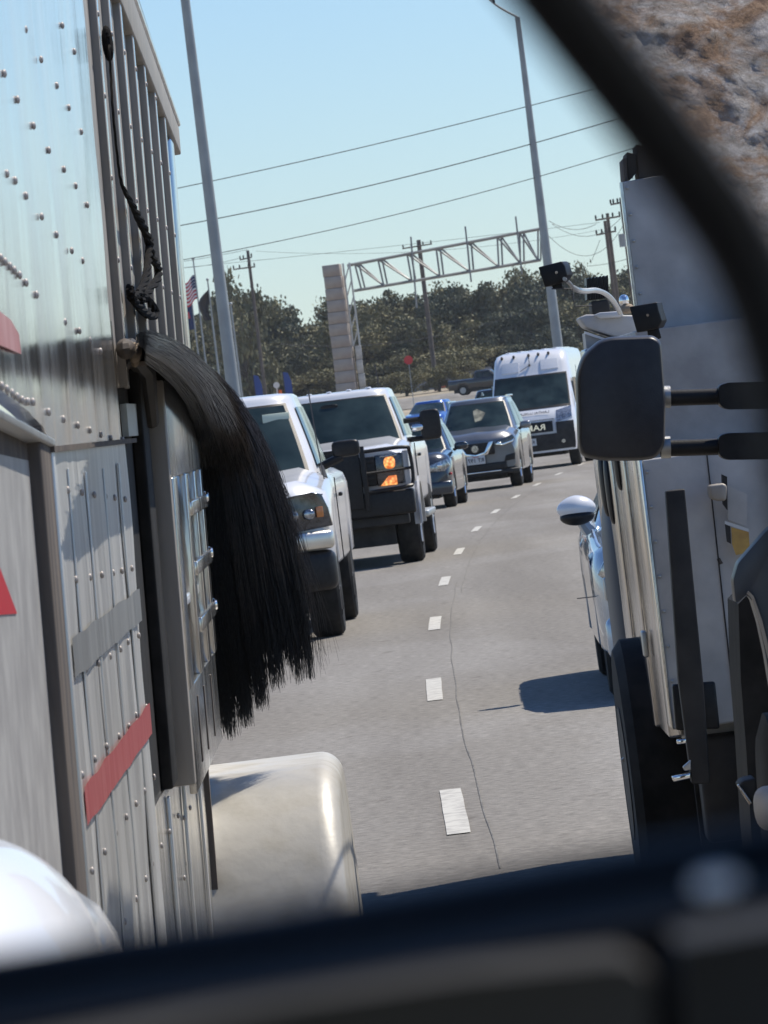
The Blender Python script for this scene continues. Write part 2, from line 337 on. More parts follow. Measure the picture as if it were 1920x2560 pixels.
KIND = {0: 'dark green oak', 1: 'dark green oak', 2: 'olive green bushy tree', 3: 'deep green juniper', 4: 'olive green bushy tree', 5: 'deep green juniper'}
COLS = [(445, 'beside the trailer edge'), (540, 'behind the thick grey light pole'), (635, 'above the leftmost white pickup'), (730, 'just left of the stone column'),
        (825, 'directly behind the stone column'), (920, 'just right of the stone column'), (1015, 'above the red octagonal sign'), (1110, 'under the middle of the truss'), (1205, 'above the black pickup'),
        (1300, 'above the white van'), (1395, 'behind the slim light pole'), (1490, 'under the paired utility poles'), (1585, 'beside the cargo box edge')]
ROWS = [(628, 0, 'on the skyline'), (608, 32, 'below the skyline'), (588, 85, 'halfway down the wood'), (572, 165, 'at the foot of the wood')]
prof = [(440, 800), (500, 760), (545, 735), (600, 722), (660, 752), (720, 755), (780, 768), (850, 742), (920, 738), (985, 728), (1050, 712), (1110, 716), (1170, 700), (1230, 700), (1290, 690), (1350, 672), (1420, 655), (1490, 690), (1560, 668), (1640, 655)]
def top_at(x):
    for (a, b_), (c, d) in zip(prof, prof[1:]):
        if a <= x <= c: return b_ + (d - b_) * (x - a) / (c - a)
    return prof[-1][1]
ci = 0
for row, (Z, dy, rname) in enumerate(ROWS):
    for cx_, cname in COLS:
        x = cx_ + random.uniform(-22, 22) + (0 if row % 2 else 25)
        ci += 1; k = random.randrange(6) if row else random.choice((0, 1, 4, 2))
        if 1230 < x < 1420 and row > 0: k = 3
        if 850 < x < 1200 and row > 1: k = random.choice((2, 4, 0))
        tree(x, top_at(x) + dy + random.uniform(-8, 14), Z, random.uniform(7.2, 9.2) * (1 if row < 2 else 0.92), k, KIND[k] + ' ' + rname + ', ' + cname, G1)
tree(585, 690, 560, 6.2, 7, 'tall open crowned oak with sky showing through its limbs, behind the grey light pole', None, CRS, 'oak_tree')
tree(1010, 925, 545, 4.6, 2, 'low brownish brush tree beside the red octagonal sign', None, None, 'small_tree')
tree(1160, 900, 550, 4.2, 4, 'sunlit yellow green brush at the edge of the wood above the dark pickup', None, None, 'small_tree')
tree(1090, 905, 548, 4.2, 2, 'olive brush beside the pale dirt lot, right of the red octagonal sign', None, None, 'small_tree')

# ---------------------------------------------------------------- poles, wires, gantry
def vpole(q, px, pytop, Z, r0, r1, zb=None, k=12):
    t = W(px, pytop, Z); zb = gz(Z) if zb is None else zb
    q.tube([(t.x, t.y, zb), (t.x, t.y, (zb + t.z) / 2), (t.x, t.y, t.z)], [r0, (r0 + r1) / 2, r1], k); return t
# left light pole: pitch the top at px y=-120
t = W(447, -130, 110)
lp = thing('light_pole', 'thick grey steel light pole rising behind the leftmost white pickup', 'light pole', (t.x, t.y, gz(110)))
q = MB(); q.tube([(0, 0, 0), (0, 0, t.z / 2), (0, 0, t.z)], [0.135, 0.105, 0.08], 14); finish('pole', q, M['steelpole'], lp)
q = MB(); q.box((-0.22, -0.22, 0), (0.22, 0.22, 0.05)); finish('base_plate', q, M['steelpole'], lp)
q = MB(); q.tube([(0, 0, t.z - 0.2), (0.6, 0, t.z + 0.25), (1.6, 0, t.z + 0.4)], 0.04, 8); finish('arm', q, M['steelpole'], lp)
q = MB(); q.sell((1.9, 0, t.z + 0.4), (0.38, 0.15, 0.06), 3); finish('lamp', q, M['steelpole'], lp)
t = W(1294, 42, 200)
lp = thing('light_pole', 'tall slim light pole with a curved lamp arm, rising behind the white van', 'light pole', (t.x, t.y, gz(200)))
zt = t.z - gz(200)
q = MB(); q.tube([(0, 0, 0), (0, 0, zt * 0.5), (0, 0, zt)], [0.19, 0.145, 0.085], 14); finish('pole', q, M['steelpole'], lp)
a = W(1235, 8, 200) - t; b2 = W(1200, -25, 200) - t
q = MB(); q.tube(cr([(0, 0, zt), (a.x * 0.5, 0, zt + a.z * 0.45), (a.x, 0, zt + a.z), (b2.x, 0, zt + b2.z)], 10), 0.04, 8); finish('arm', q, M['steelpole'], lp)
q = MB(); q.sell((b2.x - 0.3, 0, zt + b2.z + 0.05), (0.4, 0.16, 0.07), 3); finish('lamp', q, M['steelpole'], lp)
q = MB(); q.tube([(a.x, 0, zt + a.z), (a.x, 0, zt + a.z + 0.35)], 0.05, 8); finish('photocell', q, M['darkmetal'], lp)
q = MB(); q.box((-0.25, -0.25, 0), (0.25, 0.25, 0.05)); finish('base_plate', q, M['steelpole'], lp)

def wire(p0, p1, Z, sag, r, label, grp=None, Z1=None):
    a = W(*p0, Z); b_ = W(*p1, Z1 or Z); q = MB(); L = (b_ - a)
    q.tube([a + L * (i / 24) - Vector((0, 0, sag * 4 * (i / 24) * (1 - i / 24))) for i in range(25)], r, 5)
    tag(finish('power_line', q, M['wire'], off=a), label, 'power line', grp).location = a
wire((380, 484), (1500, 218), 200, 0.12, 0.016, 'uppermost black power line crossing the sky')
wire((390, 575), (1580, 286), 200, 0.25, 0.018, 'second power line from the top crossing the sky between both light poles')
wire((400, 660), (1640, 352), 200, 0.30, 0.014, 'third power line from the top, ending near the top of the cargo box')
wire((430, 672), (1500, 556), 480, 0.1, 0.016, 'thin wire running just over the truss of the road gantry')
wire((640, 628), (1500, 575), 520, 0.9, 0.014, 'faint slack wire passing behind the top of the gantry truss')
wire((450, 655), (618, 624), 540, 0.05, 0.02, 'short wire reaching the left timber utility pole at its tip')
wire((452, 670), (600, 645), 540, 0.15, 0.02, 'short wire reaching the upper arm of the left timber utility pole')
wire((1372, 552), (1490, 560), 420, 0.5, 0.02, 'slack wire from the slim light pole to the cross arm of the paired poles')
wire((1372, 590), (1560, 560), 420, 1.8, 0.018, 'deepest hanging wire right of the slim light pole')
wire((1380, 560), (1552, 545), 430, 1.1, 0.018, 'middle sagging wire right of the slim light pole')
wire((1470, 665), (1575, 645), 430, 0.1, 0.018, 'low wire crossing behind the paired utility poles near the cargo box')
wire((1480, 650), (1500, 600), 430, 0.02, 0.018, 'steep guy wire left of the paired utility poles')
wire((700, 860), (1400, 745), 540, 1.6, 0.02, 'pale wire sagging in front of the dark trees')

def upole(px, py, Z, r, arms, label, extra=None):
    t = W(px, py, Z); b0 = gz(Z)
    o = thing('utility_pole', label, 'utility pole', (t.x, t.y, b0))
    q = MB(); q.tube([(0, 0, 0), (0, 0, t.z - b0)], [r * 1.2, r], 9); finish('pole', q, M['wood'], o)
    for (xa, ya, xb, yb) in arms:
        a = W(xa, ya, Z) - t; b_ = W(xb, yb, Z) - t; a.y = b_.y = -r - 0.06
        zo = Vector((0, 0, t.z - b0)); a += zo; b_ += zo
        q = MB(); q.tube([a, b_], 0.07, 5); finish('cross_arm', q, M['wood'], o)
        for u in (0.03, 0.3, 0.7, 0.97):
            p = a + (b_ - a) * u; q = MB(); q.tube([p + Vector((0, 0, .05)), p + Vector((0, 0, .2)), p + Vector((0, 0, .36))], [0.05, 0.08, 0.05], 6); finish('insulator', q, M['darkmetal'], o)
    if extra:
        for (xa, ya) in extra:
            c = W(xa, ya, Z) - t + Vector((0, 0, t.z - b0)); q = MB(); q.tube([c - Vector((0, 0.2, .45)), c - Vector((0, .2, -.45))], 0.26, 10); finish('transformer', q, M['steelpole'], o)
    return o
upole(619, 626, 540, 0.14, [(583, 674, 638, 667), (600, 650, 630, 643)], 'timber utility pole with drooping cross arms above the open crowned oak')
upole(1046, 600, 552, 0.2, [(1006, 622, 1080, 610)], 'timber utility pole standing behind the middle of the gantry truss')
upole(1518, 533, 430, 0.12, [(1488, 551, 1551, 541), (1490, 588, 1540, 578)], 'taller of the paired utility poles left of the cargo box', None)
upole(1512, 552, 436, 0.12, [], 'shorter plain utility pole paired close to the taller one left of the cargo box')
upole(1552, 503, 420, 0.1, [(1526, 512, 1552, 507)], 'utility pole with a transformer at the very edge of the cargo box', [(1556, 601)])

GZ = 330.0
def gp(px, py, dz=0): return W(px, py, GZ + dz)
gt = gp(830, 662); gth = thing('sign_gantry', 'open steel truss gantry on a block stone column spanning the road, without signs', 'gantry', (gt.x, GZ, gz(GZ)))
off = gth.location.copy()
H = gt.z - gz(GZ)
cols = []
nb = 14
blk = MB(); blk.box((-0.49, -0.35, 0), (0.49, 0.35, 1.0)); bme = finish('block', blk, M['stone'], mesh_only=True, bevel=0.03)
for i in range(nb):
    z0 = H * i / nb; wsc = 1.18 - 0.22 * (i / nb); jx = random.uniform(-0.025, 0.025)
    inst('stone_block', bme, gth, (jx - 0.0, random.uniform(-.02, .02), z0), (0, 0, -0.12), (wsc, 1.6, H / nb * 0.985))
blk = MB(); blk.box((-0.18, -0.3, 0), (0.18, 0.3, 1.0)); bm2 = finish('block', blk, mat('lit_stone', (0.62, 0.6, 0.55), 0.9, 0, (0.45, 0.43, 0.4), 2), mesh_only=True, bevel=0.03)  # paler copy of the column stone paints its sunlit side
for i in range(6):
    z0 = H * 0.5 * i / 6
    inst('lit_block', bm2, gth, (0.86 + random.uniform(-.02, .02), 0.1, z0), (0, 0, 0), (1, 1, H * 0.5 / 6 * 0.97))
q = MB()
for x in (0.62, 0.98): q.tube([(x, 0, H * 0.5), (x - 0.02, 0, H)], 0.055, 6)
for i in range(5):
    z = H * (0.5 + 0.1 * i); q.tube([(0.62, 0, z), (0.98, 0, z + H * 0.1)], 0.04, 5)
finish('end_frame', q, mat('lit_steel', (0.6, 0.6, 0.58), 0.5, 0.3), gth)  # paler than the truss steel: sunlight put into the colour
def gl(p): return p - off
TC = [(868, 664), (1352, 572)]; LC = [(885, 727), (1352, 650)]
def lerp(a, b_, u): return (a[0] + (b_[0] - a[0]) * u, a[1] + (b_[1] - a[1]) * u)
for nm, (a, b_) in (('top_chord', TC), ('bottom_chord', LC)):
    for dz in (0, 1.2):
        q = MB(); q.tube([gl(gp(*a, dz)), gl(gp(b_[0], b_[1], dz))], 0.085, 6); finish(nm, q, M['gantry'], gth)
us = [0.04, 0.16, 0.31, 0.46, 0.62, 0.775, 0.89, 0.985]
for i, u in enumerate(us):
    for dz in (0, 1.2):
        uu = min(1, u + (0.02 if dz else 0)); q = MB(); q.tube([gl(gp(*lerp(*TC, uu), dz)), gl(gp(*lerp(*LC, uu), dz))], 0.055, 5); finish('vertical', q, M['gantry'], gth)
        if i + 1 < len(us):
            q = MB(); q.tube([gl(gp(*lerp(*TC, uu), dz)), gl(gp(*lerp(*LC, us[i + 1]), dz))], 0.055, 5); finish('diagonal', q, M['gantry'], gth)
for (xa, ya, xb, yb) in ((1027, 592, 1042, 770), (1163, 566, 1178, 705), (1289, 541, 1305, 685)):
    q = MB(); q.tube([gl(gp(xa, ya, -0.3)), gl(gp(xb, yb, -0.3))], 0.05, 6); finish('sign_hanger', q, M['gantry'], gth)
q = MB(); q.tube([(0, 0, 0), (0, 0, H)], 0.2, 10)
p = gp(1362, 600); q = MB(); q.tube([(p.x - off.x, 0.4, 0), (p.x - off.x, 0.4, p.z - off.z + 0.6)], 0.16, 10); finish('far_post', q, M['gantry'], gth)

# flags
def flagpole(px, py, Z, label, grp=None):
    t = W(px, py, Z); o = thing('flagpole', label, 'flagpole', (t.x, t.y, gz(Z)))
    z = t.z - gz(Z); q = MB(); q.tube([(0, 0, 0), (0, 0, z)], [0.075, 0.05], 8); finish('pole', q, M['steelpole'], o)
    q = MB(); q.sell((0, 0, z + 0.08), (0.1, 0.1, 0.1), 2, 10, 8); finish('finial', q, M['steelpole'], o)
    return t, z, o
FZ = 400
t, z, o = flagpole(483, 650, FZ, 'tallest flagpole, the one flying the striped flag beside the trailer')
fl = thing('flag', 'american flag with red and white stripes blowing left from its pole', 'flag', (t.x, t.y, t.z - 1.1))
def fs(u, v): return (-u * 1.25, 0.12 * math.sin(u * 9 + v * 2), -v * 1.6 - u * 0.75 + 0.1 * math.sin(u * 10) + 0.1)
for i in range(13):
    q = MB(); q.grid([[fs(u / 12 + (0.26 if (i < 7) else 0) * (1 - u / 12), (i + k_) / 13) for k_ in (0, 1)] for u in range(13)])
    finish('stripe', q, M['cloth_red'] if i % 2 == 0 else M['cloth_white'], fl)
q = MB(); q.grid([[fs(u / 8 * 0.26, k_ / 4 * 7 / 13) for k_ in range(5)] for u in range(9)]); cn = finish('canton', q, M['cloth_blue'], fl)
q = MB()
for a_ in range(5):
    for b_ in range(4):
        x_, y_, z_ = fs(0.03 + a_ * 0.052, 0.05 + b_ * 0.125); q.prism([(x_ + 0.03 * math.cos(k_ * 1.2566) * (1 if 1 else 0), y_ - 0.015, z_ + 0.03 * math.sin(k_ * 1.2566)) for k_ in range(5)], (0, 0.005, 0))
finish('stars', q, M['cloth_white'], cn, smooth=False)
t, z, o = flagpole(519, 702, FZ - 6, 'flagpole with a furled dark flag, second from the grey light pole')
q = MB(); rows = []
for i in range(9):
    u = i / 8; rows.append([(-0.08 - 0.75 * math.sin(u * 2.6) * k_ + 0.1 * math.sin(u * 7 + k_ * 3), 0.12 * math.sin(k_ * 7), -u * 2.0) for k_ in (0, 0.25, 0.5, 0.75, 1)])
q.grid(rows); tag(finish('flag', q, M['cloth_dark']), 'dark brown flag hanging limp and folded on its pole', 'flag').location = (t.x, t.y, t.z - 0.6)
t, z, o = flagpole(477, 735, FZ + 8, 'short flagpole nearest the trailer with a dark blue flag')
fl = thing('flag', 'dark blue flag with a small red and white field hanging next to the trailer edge', 'flag', (t.x, t.y, t.z - 0.2))
q = MB(); q.grid([[(-0.05 - k_ * 0.5, 0.08 * math.sin(k_ * 8 + u), -u * 0.55) for k_ in (0, .25, .5, .75, 1)] for u in range(5)]); finish('field', q, M['cloth_blue'], fl)
q = MB(); q.grid([[(-0.1 - k_ * 0.35, -0.02 + 0.08 * math.sin(k_ * 8 + 2), -1.0 - u * 0.22) for k_ in (0, .5, 1)] for u in range(3)]); finish('patch', q, M['cloth_red'], fl)
flagpole(577, 764, 300, 'thin dark pole standing just right of the thick grey light pole')
flagpole(530, 800, FZ + 4, 'bare flagpole right of the furled dark flag')

# small things beyond the pickups
for px, py, lb in ((632, 938, 'blue feather banner leaning behind the leftmost white pickup, left of the pale disc'), (706, 930, 'slim blue feather banner right of the pale disc')):
    a = W(px, py, 230); q = MB(); zz = a.z - gz(230)
    o = thing('feather_banner', lb, 'banner', (a.x, a.y, gz(230)), 0)
    q.tube([(0, 0, 0), (0, 0, zz)], 0.02, 6); finish('pole', q, M['wire'], o)
    q = MB(); q.prism([(0.03, 0, zz - 1.6), (0.3, 0, zz - 1.5), (0.3, 0, zz - 0.4), (0.2, 0, zz - .05), (0.02, 0, zz)], (0, 0.012, 0)); finish('cloth', q, M['feather'], o)
a = W(691, 963, 200); o = thing('round_sign', 'pale round disc on a post above the leftmost white pickup roof', 'sign', (a.x, a.y, gz(200)))
q = MB(); q.tube([(0, -0.02, a.z - gz(200)), (0, 0.02, a.z - gz(200))], 0.105, 16); finish('disc', q, M['balloon'], o)
q = MB(); q.tube([(0, 0.03, 0), (0, 0.03, a.z - gz(200))], 0.025, 6); finish('post', q, M['balloon'], o)
for px, py, lb in ((700, 975, 'orange traffic drum beside the pale round disc'), (1091, 962, 'orange cone on the grey wall line, left of the other cone there'), (1109, 955, 'larger orange cone by the dark pickup'), (1076, 984, 'dark rusty cone standing on the pale dirt')):
    Z = 200 if px == 700 else 560; a = W(px, py, Z); b0 = gz(Z) if Z == 200 else a.z - 0.55; sc_ = 0.5 if Z == 200 else 1.0
    o = thing('traffic_cone', lb, 'cone', (a.x, a.y, b0)); zz = a.z - b0
    q = MB(); q.tube([(0, 0, 0), (0, 0, zz)], [0.26 * sc_, 0.1 * sc_], 10); finish('cone', q, M['orange'] if px != 1076 else M['rust'], o)
    q = MB(); q.box((-0.3 * sc_, -0.3 * sc_, 0.001), (0.3 * sc_, 0.3 * sc_, 0.05)); finish('foot', q, M['trim'], o)
wl = thing('barrier_wall', 'low grey panel wall along the foot of the wood', 'wall', (0, 565, gz(565)))
pts = [(1003, 1000, 975), (1030, 990, 960), (1058, 984, 952), (1086, 974, 945), (1112, 966, 940), (1140, 957, 934), (1170, 950, 928), (1200, 943, 922), (1230, 936, 916)]
for i in range(len(pts) - 1):
    a = W(pts[i][0], pts[i][1], 566); b_ = W(pts[i + 1][0] - 1.2, pts[i + 1][1], 566); c = W(pts[i + 1][0] - 1.2, pts[i + 1][2], 566); d = W(pts[i][0], pts[i][2], 566)
    q = MB(); q.prism([a, b_, c, d], (0, 0.25, 0)); finish('wall_panel', q, M['concrete'], wl, smooth=False, off=wl.location)
a = W(1021, 900, 440); o = thing('stop_sign', 'red octagonal stop sign on a thin post in front of the trees', 'sign', (a.x, a.y, gz(440)))
q = MB(); zz = a.z - gz(440); q.tube([(0, 0, 0), (0, 0, zz)], 0.03, 6); finish('post', q, M['steelpole'], o)
q = MB(); q.prism([(0.34 * math.cos(R(22.5 + 45 * k)), -0.05, zz + 0.34 * math.sin(R(22.5 + 45 * k))) for k in range(8)], (0, 0.02, 0)); finish('plate', q, M['redbright'], o, smooth=False)

def text_mesh(s, size, depth, name, m, parent, loc, rot, mirror=True, sx=1.0):
    cu = bpy.data.curves.new(name, 'FONT'); cu.body = s; cu.size = size; cu.extrude = depth; cu.align_x = 'CENTER'; cu.align_y = 'CENTER'; cu.offset = size * 0.015
    ob = bpy.data.objects.new('tmp', cu); C.objects.link(ob)
    dg = bpy.context.evaluated_depsgraph_get(); me = bpy.data.meshes.new_from_object(ob.evaluated_get(dg)); bpy.data.objects.remove(ob)
    me.materials.clear(); me.materials.append(m)
    for v in me.vertices: v.co.x *= (-sx if mirror else sx)
    if mirror: me.flip_normals()
    o = bpy.data.objects.new(name, me); C.objects.link(o); o.parent = parent; o.location = loc; o.rotation_euler = rot
    return o

# ---------------------------------------------------------------- vehicles
def vehicle(name, label, cat, px, Zf, yaw, P, group=None, zg=None):
    """front faces -Y locally; px = (x) pixel column of the front centre near the ground line"""
    Zg = gz(Zf) if zg is None else zg
    o = thing(name, label, cat, (px, Zf, Zg), yaw, group)
    L, Wd = P['L'], P['W']; zb, hz, bz, rz = P['zb'], P['hood'], P['belt'], P['roof']
    ws, rf, rr, rw = P['ws'], P['rf'], P['rr'], P['rw']; fa, ra, Rw = P['fa'], P['ra'], P['R']
    nose = P.get('nose', 0.18); nin = P.get('nin', 0.06); paint = M[P['paint']]
    def warp(p):
        x, y, z = p; k = max(0.0, 1 - max(y, 0) / 1.2); return (x, y + nose * (abs(x) / Wd) ** 3 * k + P.get('rake', 0.0) * max(0, z - zb) * k, z)
    # body shell
    st = sorted(set([0, 0.03, 0.1, 0.22, 0.45, 0.8, 1.2, ws * 0.75, ws, (ws + rw) / 2, rw, L - 0.5, L - 0.15, L - 0.04, L] + [fa + Rw * k for k in (-1.22, -1.12, -1, -.85, -.6, -.3, 0, .3, .6, .85, 1, 1.12, 1.22)] + [ra + Rw * k for k in (-1.22, -1.12, -1, -.85, -.6, -.3, 0, .3, .6, .85, 1, 1.12, 1.22)]))
    st = [y for y in st if 0 <= y <= L]
    rows = []
    for y in st:
        w_ = Wd - nin * max(0, 1 - y / 0.35) ** 2 - P.get('tin', 0.08) * max(0, 1 - (L - y) / 0.4) ** 2
        if y <= ws:
            zt = hz - P.get('hd', 0.10) * max(0, 1 - y / 0.25) ** 2 + (bz - hz) * (y / ws) ** 1.3
            crn = P.get('crown', 0.05)
        else: zt = bz; crn = 0.02
        if y > rw: zt = bz - P.get('td', 0.0) * min(1, (y - rw) / 0.3); crn = 0.01
        za = zb + (0.10 if y < 0.1 else 0)
        for ya in (fa, ra):
            Ra = Rw * 1.14; d = abs(y - ya)
            if d < Ra: za = max(za, Rw * 0.98 + math.sqrt(Ra * Ra - d * d))
        za = min(za, zt - 0.2)
        zm = (za + zt) / 2 + 0.05; sh = zt - 0.15
        half = [(0, zb), (w_ - 0.34, zb), (w_ - 0.33, za - 0.01), (w_ - 0.05, za), (w_ - 0.01, za + 0.05), (w_, zm), (w_ - 0.004, sh), (w_ - 0.035, zt - 0.055), (w_ - 0.11, zt - 0.008), (w_ * 0.72, zt + crn * 0.45 + P.get('ridge', 0.02)), (w_ * 0.4, zt + crn * 0.75), (0, zt + crn)]
        ring = [warp((x, y, z)) for x, z in half] + [warp((-x, y, z)) for x, z in half[::-1][1:-1]]
        rows.append(ring + [ring[0]])
    q = MB(); q.grid(rows); nv = len(rows[0]); q.f.append(list(range(nv - 1))); q.f.append([(len(rows) - 1) * nv + i for i in range(nv - 1)])
    finish('body', q, paint, o, angle=40)
    # cabin
    wb, wt = P.get('wb', Wd - 0.06), P['wt']; e = P.get('e', 10)
    def ringp(v):   # v 0..1 from belt to roof edge
        yf = ws + (rf - ws) * v; yr = rw + (rr - rw) * v; return wb + (wt - wb) * (v ** 1.15), yf, yr, bz - 0.03 + (rz - 0.07 - bz + 0.03) * v
    def cab(x=None, y=None, v=0, side=1, o_=0.0, back=False):
        w_, yf, yr, z = ringp(v); yc, hy = (yf + yr) / 2, (yr - yf) / 2
        if y is None:
            u = max(0, 1 - abs(x) ** e) ** (1 / e); bul = P.get('bul', 0.10) * (1 - x * x)
            return (x * (w_ + o_), yc + (hy + o_) * u if back else yc - (hy + o_) * u - bul, z)
        yy = min(1, max(-1, y)); u = max(0, 1 - abs(yy) ** e) ** (1 / e); return (side * (w_ + o_) * u, yc + yy * hy, z)
    angs = [2 * math.pi * i / 56 for i in range(56)]
    def ce(a):
        c_, s_ = math.cos(a), math.sin(a); d = (abs(c_) ** e + abs(s_) ** e) ** (1 / e); return c_ / d, s_ / d
    rows = []
    for (v, sc_, dz) in [(0, 1, 0), (0.25, 1, 0), (0.5, 1, 0), (0.75, 1, 0), (0.93, 1, 0), (1, 1, 0), (1, 0.985, 0.03), (1, 0.94, 0.055), (1, 0.8, 0.068), (1, 0.4, 0.075), (1, 0.0, 0.077)]:
        w_, yf, yr, z = ringp(v); yc, hy = (yf + yr) / 2, (yr - yf) / 2; row = []
        for a in angs:
            cx, cy = ce(a); bul = P.get('bul', 0.10) * (1 - cx * cx) * max(0, -cy) * sc_
            row.append((cx * w_ * sc_, yc + cy * hy * sc_ - bul, z + dz))
        rows.append(row + [row[0]])
    q = MB(); q.grid(rows); finish('cab' if P.get('pickup') else 'roof', q, paint, o, angle=40)
    def glasspatch(nm, fn, us, vs_, m, oo, parent=o):
        q = MB(); A = [[fn(u, v, oo) for v in vs_] for u in us]; q.grid(A)
        B = [[fn(u, v, oo - 0.02) for v in vs_] for u in us]; q.grid(B)
        return finish(nm, q, m, parent)
    lin = lambda a, b_, n_: [a + (b_ - a) * i / n_ for i in range(n_ + 1)]
    xg = P.get('xg', 0.86)
    sl = glasspatch('windscreen_seal', lambda u, v, oo: cab(x=u, v=v, o_=oo), lin(-xg - 0.04, xg + 0.04, 16), lin(0.01, 0.965, 6), M['trim'], 0.006)
    glasspatch('windscreen', lambda u, v, oo: cab(x=u, v=v, o_=oo), lin(-xg, xg, 16), lin(0.06, 0.94, 6), M['glass'], 0.011)
    glasspatch('rear_window', lambda u, v, oo: cab(x=u, v=v, o_=oo, back=True), lin(-0.88, 0.88, 10), lin(0.15, 0.88, 4), M['glass'], 0.008)
    for sd_ in (-1, 1):
        for (ya, yb) in P['sw']:
            glasspatch('side_window', lambda u, v, oo: cab(y=u, v=v, side=sd_, o_=oo), lin(ya, yb, 6), lin(0.12, 0.9, 5), M['glass'], 0.008)
    # wheels
    if 'wheel' not in P:
        tw = P.get('tw', 0.26); prof_ = [(Rw * 0.6, -tw / 2 + .01), (Rw * 0.9, -tw / 2), (Rw * 0.975, -tw * 0.42), (Rw, -tw * 0.3), (Rw, tw * 0.3), (Rw * 0.975, tw * 0.42), (Rw * 0.9, tw / 2), (Rw * 0.6, tw / 2 - .01)]
        q = MB(); q.grid([[(x, r_ * math.cos(R(15 * i)), r_ * math.sin(R(15 * i))) for r_, x in prof_] for i in range(24)], True)
        tm = finish('tyre', q, M['rubber'], mesh_only=True)
        q = MB(); q.tube([(-tw * 0.35, 0, 0), (tw * 0.35, 0, 0)], Rw * 0.62, 20)
        for k in range(6):
            a = R(60 * k); q.tube([(tw * 0.40, 0, 0), (tw * 0.40, Rw * 0.55 * math.cos(a), Rw * 0.55 * math.sin(a))], Rw * 0.07, 5)
        q.tube([(tw * .3, 0, 0), (tw * .47, 0, 0)], Rw * 0.14, 12); rm = finish('rim', q, M[P.get('rim', 'alud')], mesh_only=True)
    for ya in (fa, ra):
        for sd_ in (-1, 1):
            wh = inst('wheel', tm, o, (sd_ * (Wd - tw / 2 - P.get('wi', 0.02)), ya, Rw), (0, 0, 0 if sd_ > 0 else math.pi)); inst('rim', rm, wh, (0, 0, 0))
    q = MB(); q.box((-Wd + 0.3, 0.35, Rw * 0.55), (Wd - 0.3, L - 0.4, zb + 0.05)); finish('underbody', q, M['darkmetal'], o)
    def fb(nm, x0, x1, z0, z1, y0, y1, m, n_=10, bev=0.012, parent=None, z0b=None, z1b=None):
        q = MB(); rows = []
        for i in range(n_ + 1):
            u = i / n_; x = x0 + (x1 - x0) * u; za_ = z0 + ((z0b if z0b is not None else z0) - z0) * u; zc_ = z1 + ((z1b if z1b is not None else z1) - z1) * u
            r_ = [warp(p) for p in ((x, y0, za_), (x, y0, zc_), (x, y1, zc_), (x, y1, za_))]; rows.append(r_ + [r_[0]])
        q.grid(rows); q.f.append([0, 1, 2, 3]); k = n_ * 5; q.f.append([k, k + 1, k + 2, k + 3])
        return finish(nm, q, m, parent or o, bevel=bev)
    def fp(nm, pts_, y0, y1, m, parent=None, bev=0.008):
        # outline in x,z split in columns so it follows the nose
        q = MB(); q.prism([warp((x, y0, z)) for x, z in pts_], (0, y1 - y0, 0)); return finish(nm, q, m, parent or o, bevel=bev)
    return o, fb, fp, warp, cab

def vx(px, py, Z): return W(px, py, Z).x
def ftyre(px, py, Z): return 0

# V1 — nearest white pickup
P1 = dict(L=5.9, W=0.985, zb=0.60, hood=1.30, belt=1.42, roof=2.16, ws=1.32, rf=2.0, rr=3.75, rw=3.9, fa=0.78, ra=4.55, R=0.42, paint='white', wt=0.70, wb=0.90,
          nose=0.20, nin=0.08, crown=0.06, sw=[(-0.86, -0.1), (-0.02, 0.8)], pickup=True, tw=0.28, hd=0.16, bul=0.12, ridge=0.04, rim='darkmetal', xg=0.85)
v1, fb, fp, wp, cab1 = vehicle('pickup_truck', 'white pickup nearest the trailer, half hidden behind the black horse tail', 'pickup truck', -1.44, 51.4, -0.027, P1)
for s in (-1, 1):
    x = lambda v: s * v
    hl = fp('headlight', [(x(0.46), 1.02), (x(0.48), 1.20), (x(0.66), 1.255), (x(0.84), 1.27), (x(0.92), 1.245), (x(0.965), 1.12), (x(0.985), 0.965), (x(0.60), 0.94)], -0.035, 0.10, M['lensdark'])
    for cx in (0.66, 0.80):
        q = MB(); p = wp((s * cx, -0.05, 1.085)); q.sell(p, (0.05, 0.02, 0.045), 2.2, 14, 8); finish('reflector', q, M['lens'], hl)
    q = MB(); p = wp((s * 0.89, -0.045, 1.09)); q.box((p[0] - 0.03, p[1] - 0.01, 1.05), (p[0] + 0.03, p[1] + 0.03, 1.14)); finish('turn_signal', q, M['amberoff'], hl, bevel=0.006)
fb('grille', -0.48, 0.48, 0.96, 1.22, -0.03, 0.08, M['trim'])
for z_ in (1.02, 1.09, 1.16): fb('grille_bar', -0.47, 0.47, z_, z_ + 0.02, -0.045, -0.031, M['chrome'], bev=0.003)
fb('bumper', -0.985, 0.985, 0.775, 0.935, -0.12, 0.06, mat('worn_chrome', (0.80, 0.78, 0.72), 0.28, 0.8, (0.62, 0.60, 0.55), 4), 16, 0.04)
fb('lower_bumper', -0.98, 0.98, 0.42, 0.768, -0.09, 0.20, M['trim'], 16, 0.075)
fb('hood_gap', -0.93, 0.93, 1.235, 1.245, -0.008, 0.05, M['trim'], 16, 0.0)
